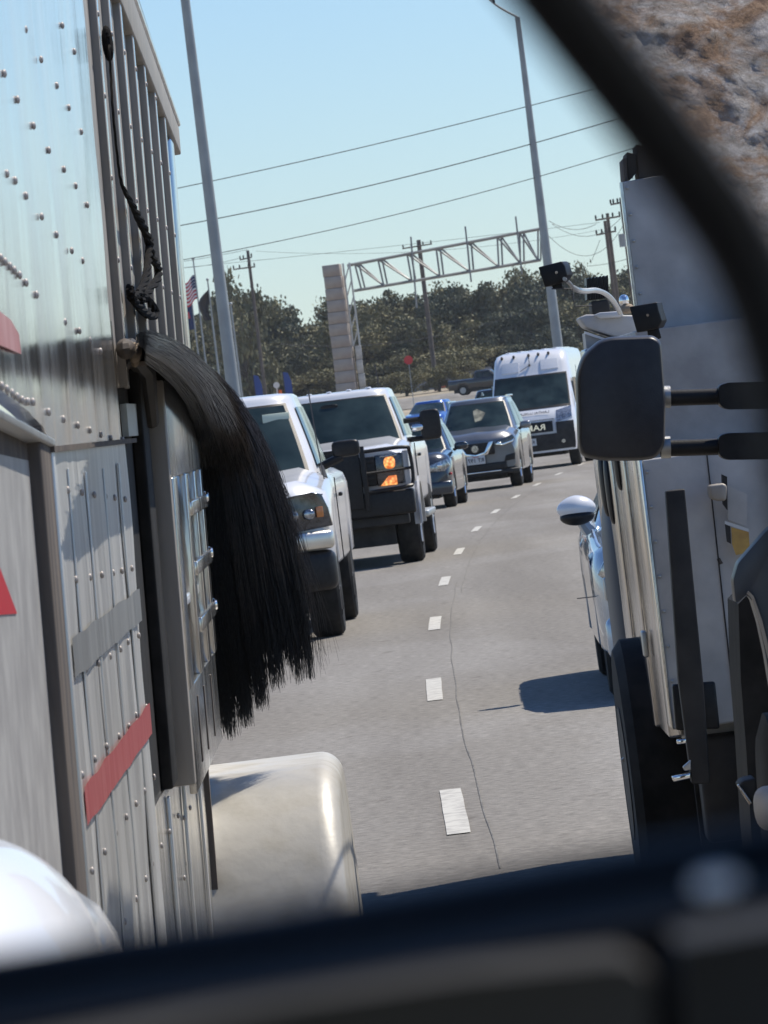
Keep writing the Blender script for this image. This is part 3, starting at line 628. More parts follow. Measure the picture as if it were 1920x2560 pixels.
for s in (-1, 1):
    q = MB(); q.prism([wp((s * (0.20 + 0), 0.15, 1.33)), wp((s * 0.215, 0.15, 1.345)), wp((s * 0.41, 1.3, 1.475)), wp((s * 0.38, 1.3, 1.46))], (0, 0, -0.02)); finish('hood_crease', q, M['white'], v1)
    q = MB(); q.sell((s * 1.125, 1.78, 1.60), (0.125, 0.07, 0.075), 4.5, 24, 12); mr = finish('towing_mirror', q, M['trim'], v1)
    q = MB(); q.sell((s * 1.125, 1.745, 1.65), (0.10, 0.02, 0.016), 4, 16, 8); finish('mirror_glint_cap', q, M['chrome'], mr)
    q = MB(); q.tube([(s * 0.88, 1.72, 1.46), (s * 1.08, 1.76, 1.53)], 0.04, 8); finish('mirror_arm', q, M['trim'], mr)
    q = MB(); q.box((s * 0.992, 1.6, 0.62), (s * 1.002, 1.612, 1.36)); finish('door_gap', q, M['trim'], v1)
    q = MB(); q.box((s * 0.99, 2.35, 1.18), (s * 1.025, 2.55, 1.215)); finish('door_handle', q, M['trim'], v1, bevel=0.01)
    q = MB(); q.tube([(s * 0.93, 1.3, 1.36), (s * 0.90, 1.55, 1.46)], 0.025, 6); finish('cowl_trim', q, M['trim'], v1)
q = MB(); q.tube([(0.93, 1.0, 1.36), (0.90, 1.02, 1.75), (0.885, 1.03, 2.15)], 0.006, 5); finish('antenna', q, M['wire'], v1)
q = MB(); q.tube([cab1(x=-.2, v=.03, o_=.03), cab1(x=.25, v=.08, o_=.03), cab1(x=.7, v=.05, o_=.03)], 0.012, 5); finish('wiper', q, M['trim'], v1)
p = Vector(cab1(x=0.55, v=0.74, o_=0.014)); p2 = Vector(cab1(x=0.86, v=0.76, o_=0.014)); d = Vector((0, 0.02, 0.075))
q = MB(); q.prism([p, p2, p2 + d * 0.8, p + d], (0, 0.008, 0)); finish('sun_visor', q, M['tanhide'], v1, bevel=0.004)
q = MB(); q.sell(cab1(x=0.0, v=0.80, o_=0.016), (0.10, 0.01, 0.03), 3, 12, 8); finish('rear_view_mirror', q, M['trim'], v1)
q = MB(); q.box((-0.2, -0.142, 0.56), (0.2, -0.135, 0.68)); finish('license_plate', q, M['plate'], v1)
q = MB(); q.sell((0.55, 0.05, 0.48), (0.06, 0.04, 0.08), 3); finish('tow_hook', q, M['chrome'], v1)

# V2 — white pickup with grille guard
P2 = dict(L=6.2, W=1.0, zb=0.72, hood=1.42, belt=1.52, roof=2.20, ws=1.25, rf=1.85, rr=3.7, rw=3.85, fa=0.9, ra=4.9, R=0.46, paint='white', wt=0.74, wb=0.93,
          nose=0.10, nin=0.04, crown=0.07, sw=[(-0.86, -0.1), (-0.02, 0.8)], pickup=True, tw=0.30, hd=0.05, bul=0.10, rim='alud', wi=0.0, ridge=0.03, xg=0.9)
v2, fb, fp, wp, cab2 = vehicle('pickup_truck', 'white lifted pickup with a black brush guard and lit amber lights', 'pickup truck', -0.60, 73.4, -0.048, P2)
fb('grille', -0.56, 0.56, 1.0, 1.36, -0.05, 0.06, M['trim'])
for z_ in (1.08, 1.18, 1.28): fb('grille_bar', -0.55, 0.55, z_, z_ + 0.035, -0.065, -0.051, M['darkmetal'], bev=0.004)
for s in (-1, 1):
    hl = fb('headlight', s * 0.56, s * 0.90, 0.99, 1.37, -0.05, 0.1, M['lensdark'], 6, 0.02)
    fb('chrome_strip', s * 0.905, s * 0.975, 0.95, 1.39, -0.04, 0.1, M['grime'], 3, 0.01)
    q = MB(); p = wp((s * 0.74, -0.055, 1.26)); q.sell(p, (0.072, 0.035, 0.075), 2.6, 18, 10); finish('turn_signal', q, M['amber'], hl)
    q = MB(); p = wp((s * 0.73, -0.055, 1.345)); q.sell(p, (0.11, 0.02, 0.015), 4, 12, 8); finish('reflector', q, M['lens'], hl)
    q = MB(); q.prism([wp((s * 0.60, -0.085, 0.985)), wp((s * 0.81, -0.085, 0.985)), wp((s * 0.81, -0.085, 1.10)), wp((s * 0.71, -0.085, 1.10))], (0, 0.04, 0)); finish('fog_lamp', q, M['amber'], hl, bevel=0.01)
    # guard wings
    gw = MB(); gw.tube(cr([wp((s * 0.42, -0.22, 0.93)), wp((s * 0.9, -0.2, 0.95)), wp((s * 1.0, -0.14, 1.0)), wp((s * 1.0, -0.14, 1.36)), wp((s * 0.93, -0.2, 1.43)), wp((s * 0.42, -0.22, 1.43))], 26), 0.024, 7)
    gw.tube([wp((s * 0.42, -0.22, 1.16)), wp((s * 1.0, -0.14, 1.17))], 0.018, 6)
    finish('brush_guard_wing', gw, M['trim'], v2)
    q = MB(); q.prism([wp((s * 0.40, -0.27, 0.70)), wp((s * 0.46, -0.27, 0.70)), wp((s * 0.46, -0.27, 1.50)), wp((s * 0.40, -0.27, 1.50))], (0, 0.07, 0)); finish('brush_guard_upright', q, M['trim'], v2, bevel=0.01)
    q = MB(); q.sell((s * 1.23, 1.75, 1.66), (0.13, 0.07, 0.19), 5, 24, 12); mr = finish('towing_mirror', q, M['trim'], v2)
    for zz in (1.50, 1.74):
        q = MB(); q.tube([(s * 0.9, 1.7, zz), (s * 1.2, 1.75, zz)], 0.035, 8); finish('mirror_arm', q, M['trim'], mr)
    q = MB(); q.sell((s * 1.06, 1.66, 1.64), (0.08, 0.04, 0.045), 3, 14, 8); finish('mirror_cap', q, M['chrome'], mr)
    q = MB(); q.box((s * 1.0, 1.55, 0.74), (s * 1.012, 1.562, 1.46)); finish('door_gap', q, M['trim'], v2)
    q = MB(); q.box((s * 1.0, 2.4, 1.28), (s * 1.035, 2.6, 1.32)); finish('door_handle', q, M['trim'], v2, bevel=0.01)
    q = MB(); q.box((s * 0.86, 1.7, 0.52), (s * 1.08, 3.9, 0.60)); finish('running_board', q, M['alud'], v2, bevel=0.02)
    q = MB(); q.grid([[(s * (1.0 + 0.02 + 0.03 * math.sin(math.pi * k_ / 3)) - s * 0.07 * (k_ == 3), ya + 0.52 * math.cos(R(a_)) * (1 + 0.12 * (k_ < 2)), 0.47 + 0.52 * math.sin(R(a_)) * (1 + 0.12 * (k_ < 2))) for k_ in range(4)] for a_ in range(0, 181, 15) for ya in (0.9,)]); finish('fender_flare', q, M['grime'], v2)
fb('bumper', -1.0, 1.0, 0.62, 0.92, -0.18, 0.06, M['trim'], 14, 0.03)
fb('brush_guard_plate', -0.39, 0.39, 0.74, 1.46, -0.24, -0.2, M['trim'], 8, 0.01)
fb('brush_guard_top_bar', -0.40, 0.40, 1.45, 1.49, -0.25, -0.21, M['trim'], 8, 0.01)
fb('valance', -0.9, 0.9, 0.50, 0.62, -0.05, 0.25, M['darkmetal'], 8, 0.02)
q = MB(); q.tube([cab2(x=-.4, v=.03, o_=.03), cab2(x=.1, v=.10, o_=.03), cab2(x=.85, v=.06, o_=.03)], 0.014, 5); finish('wiper', q, M['trim'], v2)
q = MB(); q.sell(cab2(x=0.0, v=0.84, o_=0.016), (0.11, 0.01, 0.03), 3, 12, 8); finish('rear_view_mirror', q, M['trim'], v2)
q = MB(); q.prism([cab2(x=-0.75, v=0.10, o_=0.016), cab2(x=-0.55, v=0.09, o_=0.016), cab2(x=-0.57, v=0.17, o_=0.016), cab2(x=-0.72, v=0.18, o_=0.016)], (0, 0.006, 0)); finish('dash_paper', q, M['tanhide'], v2)
for x_ in (-0.5, -0.25, 0, 0.25, 0.5):
    q = MB(); q.sell((x_, 1.98, 2.208), (0.035, 0.05, 0.012), 2.5, 12, 8); finish('cab_light', q, M['white'], v2)
q = MB(); q.tube([(0.62, 2.3, 2.2), (0.60, 2.32, 2.5)], 0.006, 5); finish('antenna', q, M['wire'], v2)

# V3 — dark sedan between pickups and SUV
P3 = dict(L=4.7, W=0.86, zb=0.28, hood=0.98, belt=1.06, roof=1.66, ws=1.35, rf=2.0, rr=3.2, rw=3.9, fa=0.85, ra=3.6, R=0.35, paint='darkpaint', wt=0.60, wb=0.80,
          nose=0.22, nin=0.08, crown=0.06, sw=[(-0.7, -0.02), (0.04, 0.65)], tw=0.22, hd=0.22, rim='alubright', e=8)
v3, fb, fp, wp, cab3 = vehicle('sedan', 'black sedan squeezed between the guarded pickup and the grey suv', 'car', 0.45, 110.0, -0.085, P3)
fb('grille', -0.42, 0.42, 0.55, 0.80, -0.02, 0.08, M['trim']); fb('grille_trim', -0.42, 0.42, 0.80, 0.82, -0.03, 0.02, M['chrome'], bev=0.003)
for s in (-1, 1):
    hl = fp('headlight', [(s * 0.46, 0.70), (s * 0.50, 0.82), (s * 0.80, 0.90), (s * 0.84, 0.78), (s * 0.74, 0.68)], -0.03, 0.1, M['lens'])
    q = MB(); q.sell(wp((s * 0.66, -0.04, 0.79)), (0.05, 0.02, 0.045), 2, 12, 8); finish('projector', q, M['chrome'], hl)
    fb('fog_trim', s * 0.52, s * 0.8, 0.40, 0.47, -0.04, 0.05, M['chrome'], 4, 0.015)
    q = MB(); q.sell((s * 0.98, 1.75, 1.10), (0.13, 0.07, 0.075), 3, 20, 10); finish('side_mirror', q, M['darkpaint'], v3)
    q = MB(); q.tube([(s * 0.83, 1.75, 1.03), (s * 0.9, 1.75, 1.07)], 0.03, 6); finish('mirror_arm', q, M['trim'], v3)
    q = MB(); q.sell(wp((s * 0.84, 0.1, 0.62)), (0.02, 0.05, 0.025), 3, 10, 6); finish('marker_light', q, M['redbright'], v3)
fb('bumper', -0.85, 0.85, 0.26, 0.50, -0.05, 0.1, M['darkpaint'], 12, 0.04)
fb('lower_intake', -0.48, 0.48, 0.32, 0.42, -0.065, -0.051, M['trim'], 8, 0.01)

# V4 — grey SUV
P4 = dict(L=4.6, W=0.87, zb=0.34, hood=1.12, belt=1.24, roof=1.93, ws=1.10, rf=1.85, rr=3.6, rw=4.2, fa=0.85, ra=3.55, R=0.37, paint='greypaint', wt=0.62, wb=0.82,
          nose=0.20, nin=0.06, crown=0.09, sw=[(-0.78, -0.05), (0.02, 0.7)], tw=0.24, hd=0.16, rim='alubright', e=9, ridge=0.035, xg=0.87)
v4, fb, fp, wp, cab4 = vehicle('suv', 'grey metallic suv with chrome v shaped grille trim', 'suv', 2.06, 126.0, -0.105, P4)
fb('grille', -0.40, 0.40, 0.74, 1.00, -0.03, 0.08, M['trim'], 10, 0.02)
fb('lower_intake', -0.62, 0.62, 0.40, 0.56, -0.05, 0.06, M['trim'], 10, 0.02)
fb('skid_strip', -0.50, 0.50, 0.37, 0.395, -0.07, 0.0, M['chrome'], 10, 0.006)
for s in (-1, 1):
    q = MB(); q.prism([wp((s * x_, -0.055, z_)) for x_, z_ in ((0.30, 1.00), (0.40, 1.01), (0.26, 0.75), (0.0, 0.70), (0.0, 0.76), (0.19, 0.80))], (0, 0.03, 0)); finish('grille_chevron', q, M['chrome'], v4, bevel=0.004)
    hl = fp('headlight', [(s * 0.42, 0.92), (s * 0.46, 1.00), (s * 0.80, 1.10), (s * 0.85, 1.02), (s * 0.78, 0.93), (s * 0.56, 0.89)], -0.035, 0.1, M['lensdark'])
    q = MB(); q.prism([wp((s * x_, -0.05, z_)) for x_, z_ in ((0.43, 0.93), (0.58, 0.895), (0.80, 0.95), (0.84, 1.03), (0.78, 0.985), (0.58, 0.935), (0.50, 0.985))], (0, 0.02, 0)); finish('daytime_light', q, M['chrome'], hl, bevel=0.003)
    fp('fog_recess', [(s * 0.58, 0.56), (s * 0.62, 0.68), (s * 0.82, 0.72), (s * 0.80, 0.58)], -0.035, 0.05, M['trim'])
    q = MB(); q.sell((s * 0.99, 1.5, 1.27), (0.12, 0.08, 0.08), 3.2, 20, 10); mr = finish('side_mirror', q, M['greypaint'], v4)
    q = MB(); q.tube([(s * 0.84, 1.5, 1.2), (s * 0.93, 1.5, 1.23)], 0.03, 6); finish('mirror_arm', q, M['trim'], mr)
    q = MB(); q.tube([(s * 0.62, 2.0, 1.93), (s * 0.62, 3.5, 1.93)], 0.02, 6); finish('roof_rail', q, M['chrome'], v4)
    q = MB(); q.box((s * 0.872, 1.5, 0.4), (s * 0.882, 1.512, 1.18)); finish('door_gap', q, M['trim'], v4)
q = MB(); q.tube([wp((0, -0.062, 0.885)), wp((0, -0.045, 0.885))], 0.075, 20); finish('badge', q, M['lens'], v4)
fb('bumper', -0.865, 0.865, 0.30, 0.40, -0.06, 0.12, M['trim'], 12, 0.02)
q = MB(); q.box((-0.19, -0.085, 0.56), (0.19, -0.075, 0.74)); pl = finish('license_plate', q, M['plate'], v4, bevel=0.004)
text_mesh('RT 197', 0.115, 0.002, 'plate_number', M['ink'], pl, (0, -0.088, 0.64), (R(90), 0, 0))
text_mesh('TEXAS', 0.045, 0.002, 'plate_state', M['redbright'], pl, (0, -0.088, 0.715), (R(90), 0, 0))
q = MB(); q.prism([(-0.03, 3.3, 1.98), (0.03, 3.3, 1.98), (0.0, 3.3, 2.06)], (0, 0.12, 0)); finish('roof_fin', q, M['greypaint'], v4)
for x_, mm in ((-0.25, 'trim'),):
    p = Vector(cab4(x=-0.12, v=0.72, o_=0.014)); p2 = Vector(cab4(x=0.12, v=0.40, o_=0.014)); q = MB(); q.prism([p, Vector(cab4(x=0.0, v=0.78, o_=0.014)), Vector(cab4(x=0.25, v=0.62, o_=0.014)), p2, Vector(cab4(x=-0.06, v=0.36, o_=0.014))], (0, 0.006, 0)); finish('windscreen_sticker', q, mat('pale_card', (0.35, 0.34, 0.26), 0.8, 0, (0.1, 0.1, 0.08), 8), v4)
q = MB(); q.tube([cab4(x=-.7, v=.035, o_=.03), cab4(x=-.1, v=.06, o_=.03), cab4(x=.6, v=.035, o_=.03)], 0.012, 5); finish('wiper', q, M['trim'], v4)

# V5 — white high roof van
P5 = dict(L=6.0, W=1.06, zb=0.42, hood=1.30, belt=1.52, roof=2.98, ws=0.62, rf=1.75, rr=5.6, rw=5.95, fa=0.95, ra=4.9, R=0.38, paint='white', wt=0.86, wb=1.04,
          nose=0.20, nin=0.08, crown=0.10, sw=[(-0.9, -0.5)], tw=0.24, hd=0.10, rim='alud', e=7, xg=0.86, bul=0.14)
def van():
    P = P5; o = thing('cargo_van', 'white high roof cargo van behind the grey suv', 'van', (3.92, 150.0, gz(150)), -0.125)
    Wd = P['W']; nose = 0.22
    def warp(p):
        x, y, z = p; return (x, y + nose * (abs(x) / Wd) ** 3 * max(0, 1 - y / 1.4), z)
    # side profile: half width and y-front as function of height
    prof_ = [(0.40, 0.00, 1.02), (0.60, -0.02, 1.05), (0.95, -0.01, 1.06), (1.10, 0.03, 1.06), (1.28, 0.12, 1.055), (1.42, 0.28, 1.05), (1.52, 0.46, 1.04), (1.95, 0.86, 1.00), (2.38, 1.22, 0.955), (2.42, 1.25, 0.95), (2.62, 1.38, 0.93), (2.80, 1.52, 0.91), (2.92, 1.75, 0.86), (2.975, 2.05, 0.72)]
    rows = []
    for z, yf, hw in prof_:
        row = []
        for i in range(25):
            x = -hw + 2 * hw * i / 24; u = abs(x) / hw; row.append((x, yf + nose * u ** 3 * (1 if z < 1.3 else 0.8) + (0.10 if u > 0.99 else 0), z))
        row = [(-hw, 5.9, z), (-hw, 4.0, z), (-hw, 2.4, z)] + row + [(hw, 2.4, z), (hw, 4.0, z), (hw, 5.9, z)]
        rows.append(row + [row[0]])
    q = MB(); q.grid(rows); q.f.append([(len(rows) - 1) * 32 + i for i in range(31)]); finish('body', q, M['white'], o, angle=38)
    def sf(u, z, oo):  # front surface
        for (z0, y0, w0), (z1, y1, w1) in zip(prof_, prof_[1:]):
            if z0 <= z <= z1:
                k = (z - z0) / (z1 - z0); return ((w0 + (w1 - w0) * k) * u, y0 + (y1 - y0) * k + nose * abs(u) ** 3 * (1 if z < 1.3 else 0.8) - oo, z + oo * 0.4)
    def patch(nm, u0, u1, z0, z1, m, oo=0.02, nu=12, nz_=6, parent=o, z0b=None, z1b=None):
        q = MB(); G = []
        for dd in (oo, oo - 0.05):
            A = []
            for i in range(nu + 1):
                k = i / nu; u = u0 + (u1 - u0) * k; za = z0 + ((z0b or z0) - z0) * k; zc = z1 + ((z1b or z1) - z1) * k
                A.append([sf(u, za + (zc - za) * j / nz_, dd) for j in range(nz_ + 1)])
            G.append(A); q.grid(A)
        A, B = G
        q.grid([[A[i][0], B[i][0]] for i in range(nu + 1)]); q.grid([[A[i][-1], B[i][-1]] for i in range(nu + 1)])
        q.grid([[A[0][j], B[0][j]] for j in range(nz_ + 1)]); q.grid([[A[-1][j], B[-1][j]] for j in range(nz_ + 1)])
        return finish(nm, q, m, parent)
    patch('windscreen_seal', -0.95, 0.95, 1.50, 2.36, M['trim'], 0.012); patch('windscreen', -0.92, 0.92, 1.55, 2.32, M['glass'], 0.02)
    patch('grille', -0.50, 0.50, 0.90, 1.16, M['trim'], 0.03); patch('grille_frame', -0.56, 0.56, 0.85, 1.2, M['grime'], 0.018)
    patch('bumper', -0.995, 0.995, 0.45, 0.84, M['darkmetal'], 0.035, z0b=0.45)
    patch('hood_edge', -0.55, 0.55, 1.215, 1.225, M['trim'], 0.006)
    for s in (-1, 1):
        patch('bumper_corner', s * 0.58, s * 0.985, 0.80, 1.12, M['darkmetal'], 0.03, 6)
        hl = patch('headlight', s * 0.60, s * 0.96, 1.13, 1.42, M['lens'], 0.012, 8, z0b=1.22, z1b=1.5)
        patch('roof_panel', s * 0.30, s * 0.76, 2.47, 2.72, M['white'], 0.022, 6, 3)
        q = MB(); p = sf(s * 0.72, 0.62, 0.05); q.tube([(p[0], p[1] - 0.01, p[2]), (p[0], p[1] + 0.02, p[2])], 0.05, 12); finish('fog_lamp', q, M['lens'], o)
        q = MB(); q.sell((s * 1.24, 1.35, 1.72), (0.11, 0.08, 0.2), 4, 18, 10); finish('side_mirror', q, M['trim'], o)
        q = MB(); q.box((s * 1.03, 1.5, 1.55), (s * 1.043, 2.3, 2.2)); finish('side_window', q, M['glass'], o)
        q = MB(); q.box((s * 1.055, 2.4, 0.5), (s * 1.066, 2.415, 2.5)); finish('door_gap', q, M['trim'], o)
        for ya in (0.98, 4.8):
            q = MB(); q.tube([(s * 0.80, ya, 0.38), (s * 0.83, ya, 0.38), (s * 1.03, ya, 0.38), (s * 1.06, ya, 0.38)], [0.34, 0.38, 0.38, 0.34], 24); wh = finish('wheel', q, M['rubber'], o)
            q = MB(); q.tube([(s * 1.061, ya, 0.38), (s * 1.07, ya, 0.38)], 0.22, 18); finish('rim', q, M['alud'], wh)
    for u in (-0.80, -0.45, -0.02, 0.26, 0.55):
        q = MB(); p = sf(u, 2.86, 0.03); q.sell(p, (0.035, 0.09, 0.045), 2.2, 10, 8); finish('roof_marker', q, M['darkmetal'], o)
    for x_ in (-0.6, -0.3, 0, 0.3, 0.6):
        q = MB(); q.box((x_ - 0.05, 2.2, 2.972), (x_ + 0.05, 5.8, 3.0)); finish('roof_rib', q, M['white'], o, bevel=0.01)
    q = MB(); p = Vector(sf(0.0, 2.62, 0.02)); q.tube([p, p + Vector((0.01, -0.06, 0.22))], 0.009, 5); q.sell(p, (0.03, 0.03, 0.03), 2, 8, 6); q.tube([p, p + Vector((-0.25, -0.08, -0.14))], 0.007, 5); finish('antenna', q, M['wire'], o)
    pl = MB(); p = sf(-0.10, 0.72, 0.06); pl.box((p[0] - 0.19, p[1] - 0.01, 0.60), (p[0] + 0.19, p[1], 0.78)); po = finish('license_plate', pl, M['plate'], o)
    text_mesh('KM 18', 0.11, 0.002, 'plate_number', M['ink'], po, (p[0], p[1] - 0.014, 0.69), (R(90), 0, 0))
    text_mesh('RAM', 0.20, 0.01, 'grille_lettering', M['chrome'], o, (0.10, -0.05, 1.03), (R(90), 0, 0), sx=1.25)
    text_mesh('LANTAI LUXURY', 0.10, 0.003, 'hood_lettering', M['ink'], o, (0.05, 0.215, 1.405), (R(52), 0, 0), sx=1.1)
    q = MB(); q.box((-0.7, 0.6, 0.3), (0.7, 5.6, 0.45)); finish('underbody', q, M['darkmetal'], o)
van()

# V6 blue car, V7 dark pickup, V8 dark suv, far
P6 = dict(L=4.5, W=0.85, zb=0.28, hood=1.0, belt=1.08, roof=1.52, ws=1.1, rf=1.9, rr=3.2, rw=3.9, fa=0.85, ra=3.6, R=0.34, paint='bluepaint', wt=0.58, wb=0.78,
          nose=0.2, nin=0.08, crown=0.05, sw=[(-0.7, 0.0), (0.05, 0.7)], tw=0.22, hd=0.15, e=4.5)
t = W(1058, 1001, 215); t2 = W(1050, 1060, 215)
v6, fb, fp, wp, _ = vehicle('sedan', 'bright blue car seen over the mirror of the guarded pickup', 'car', t2.x, 215.0, -0.22, P6, zg=t.z - 1.56)
for s in (-1, 1): fb('headlight', s * 0.5, s * 0.8, 0.75, 0.88, -0.02, 0.1, M['lens'], 4, 0.02)
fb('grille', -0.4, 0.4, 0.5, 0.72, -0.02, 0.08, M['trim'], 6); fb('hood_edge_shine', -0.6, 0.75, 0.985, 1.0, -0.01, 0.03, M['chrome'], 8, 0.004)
P8 = dict(L=4.9, W=0.93, zb=0.4, hood=1.15, belt=1.3, roof=1.95, ws=1.2, rf=1.75, rr=4.0, rw=4.5, fa=0.9, ra=3.8, R=0.38, paint='blackpaint', wt=0.70, wb=0.88,
          nose=0.15, nin=0.06, crown=0.06, sw=[(-0.8, 0.0), (0.05, 0.75)], tw=0.24, hd=0.12)
t = W(1222, 969, 190)
v8, fb, fp, wp, _ = vehicle('suv', 'black suv mostly hidden between the grey suv and the white van', 'suv', t.x, 189.0, -0.15, P8, zg=t.z - 2.0)
for s in (-1, 1): fb('headlight', s * 0.55, s * 0.88, 0.9, 1.05, -0.02, 0.1, M['lens'], 4, 0.02)
fb('grille', -0.5, 0.5, 0.7, 1.05, -0.02, 0.08, M['trim'], 6)
P7 = dict(L=5.6, W=0.98, zb=0.5, hood=1.2, belt=1.3, roof=1.92, ws=1.4, rf=2.0, rr=3.3, rw=3.5, fa=0.95, ra=4.4, R=0.42, paint='blackpaint', wt=0.72, wb=0.9,
          nose=0.12, nin=0.04, crown=0.05, sw=[(-0.8, -0.05), (0.02, 0.75)], tw=0.26, hd=0.08, pickup=True)
t = W(1150, 990, 500)
v7, fb, fp, wp, _ = vehicle('pickup_truck', 'black pickup seen from the side on the pale lot near the wood', 'pickup truck', t.x + 4.8, 500.0, R(80), P7, zg=t.z)
for s in (-1, 1): fb('headlight', s * 0.6, s * 0.92, 0.95, 1.12, -0.02, 0.1, M['lens'], 4, 0.02)
fb('grille', -0.5, 0.5, 0.8, 1.1, -0.02, 0.08, M['trim'], 6)

# V9 silver blue car right
P9 = dict(L=4.6, W=0.90, zb=0.26, hood=0.92, belt=1.02, roof=1.50, ws=1.3, rf=2.1, rr=3.3, rw=4.0, fa=0.85, ra=3.6, R=0.34, paint='silverblue', wt=0.60, wb=0.84,
          nose=0.30, nin=0.12, crown=0.06, sw=[(-0.7, 0.0), (0.05, 0.7)], tw=0.23, hd=0.20, rim='darkmetal', wi=0.03)
v9, fb, fp, wp, _ = vehicle('silver_car', 'silver blue car half hidden left of the service truck, its mirror sticking out', 'car', 2.08, 35.4, -0.015, P9)
for s in (-1, 1):
    hl = fp('headlight', [(s * 0.50, 0.66), (s * 0.56, 0.78), (s * 0.82, 0.84), (s * 0.87, 0.76), (s * 0.76, 0.66)], -0.02, 0.14, M['lens'])
    mr = MB(); mr.sell((s * 0.925, 1.55, 1.14), (0.122, 0.09, 0.082), 1.75, 26, 14); mo = finish('side_mirror', mr, M['silverblue'] if 0 else M['white'], v9)
    q = MB(); q.sell((s * 0.925, 1.545, 1.09), (0.108, 0.088, 0.055), 1.9, 26, 12); finish('mirror_lower_shell', q, M['trim'], mo)
    q = MB(); q.tube([(s * 0.86, 1.6, 1.0), (s * 0.90, 1.56, 1.06)], [0.05, 0.035], 8); finish('mirror_foot', q, M['silverblue'], mo)
    q = MB(); q.tube([wp((s * 0.80, 0.25, 0.86)), wp((s * 0.84, 0.6, 0.93)), wp((s * 0.85, 1.2, 1.0))], 0.012, 6); finish('fender_crease', q, M['silverblue'], v9)
fb('bumper', -0.86, 0.86, 0.24, 0.5, -0.05, 0.1, M['silverblue'], 10, 0.05); fb('grille', -0.42, 0.42, 0.52, 0.68, -0.03, 0.08, M['trim'], 6)
q = MB(); q.tube([wp((-0.84, 0.4, 0.62)), wp((-1.0, 0.38, 0.62))], 0.003, 4); finish('whisker_antenna', q, M['wire'], v9)

# ---------------------------------------------------------------- horse trailer
TW, TP, EYE = 0.6, math.tan(R(2.3)), CAMH
def tr(s, t, o=0.0): return Vector((-TW + o + TP * t, s, EYE + t))
def T(px, py, o=0.0):
    c, s_ = math.cos(TH), math.sin(TH); u, v = px - 960, 1280 - py; X = u * c + v * s_; Y = -u * s_ + v * c - HZ
    Z = (-TW + o) * F / (X - TP * Y); return Z, Y / F * Z
tl = thing('horse_trailer', 'riveted silver aluminium horse trailer along the left side of the view', 'trailer', tr(16, -EYE))
OFF = tl.location.copy()
def tpart(nm, s0, s1, t0, t1, o0, o1, m, bev=0.0, parent=None, t0b=None, t1b=None, ns=1):
    q = MB(); a0, a1 = t0, t1; b0 = t0 if t0b is None else t0b; b1 = t1 if t1b is None else t1b
    q.hexa([tr(s0, a0, o0), tr(s0, a1, o0), tr(s0, a1, o1), tr(s0, a0, o1), tr(s1, b0, o0), tr(s1, b1, o0), tr(s1, b1, o1), tr(s1, b0, o1)])
    return finish(nm, q, m, parent or tl, bevel=bev, off=OFF)
# upper riveted sheet with a slightly wavy skin
def sheet(nm, s0, s1, t0f, t1f, o_, m, th=0.03, amp=0.002, ns=40, nt_=40, parent=None):
    q = MB(); A = []; B = []
    for i in range(ns + 1):
        s = s0 + (s1 - s0) * i / ns; ra_ = []; rb_ = []
        for j in range(nt_ + 1):
            t = t0f(s) + (t1f(s) - t0f(s)) * j / nt_; d = amp * noise.noise((s * 2.2, t * 3.0, 5)) + amp * 0.5 * noise.noise((s * 7, t * 2.0, 9))
            ra_.append(tr(s, t, o_ + d)); rb_.append(tr(s, t, o_ - th))
        A.append(ra_); B.append(rb_)
    q.grid(A); q.grid(B); q.grid([[A[0][j], B[0][j]] for j in range(nt_ + 1)]); q.grid([[A[-1][j], B[-1][j]] for j in range(nt_ + 1)])
    q.grid([[A[i][0], B[i][0]] for i in range(ns + 1)]); q.grid([[A[i][-1], B[i][-1]] for i in range(ns + 1)])
    return finish(nm, q, m, parent or tl, off=OFF)
c0 = lambda v: (lambda s: v)
sheet('upper_sheet', 8.5, 14.18, lambda s: 0.012 + 0.11 * max(0, min(1, (11.2 - s) / 1.6)) ** 0.6, c0(1.5), 0.0, M['alu'], amp=0.006)
sheet('lower_sheet', 11.05, 14.45, c0(-1.55), lambda s: 0.006, 0.0, M['alulow'], amp=0.005)
sheet('rear_lower_sheet', 14.46, 18.9, c0(-1.55), lambda s: -0.88 if s < 18.9 else 0, -0.004, M['alubright'], amp=0.003)
sheet('rear_corner_sheet', 18.45, 19.8, c0(-1.1), c0(0.1), -0.02, M['alubright'], amp=0.003)
tpart('seam_strip', 11.05, 14.9, 0.003, 0.014, 0.002, 0.012, M['rust'])
# front recessed panel, post, arch underside
tpart('front_panel', 7.5, 10.78, -1.6, 0.05, -0.06, -0.02, M['boxlow'])
tpart('corner_post', 10.74, 11.06, -1.6, 0.03, -0.05, 0.004, M['rust'], 0.006)
tpart('post_edge', 11.06, 11.12, -1.6, 0.01, -0.01, 0.008, M['alulow'], 0.003)
tpart('arch_lip', 8.5, 11.1, 0.10, 0.118, -0.1, 0.012, M['alud'], 0.003, t0b=0.012, t1b=0.026)
tpart('arch_underside', 8.5, 10.9, 0.04, 0.11, -0.3, -0.02, M['rust'], t0b=-0.01, t1b=0.02)
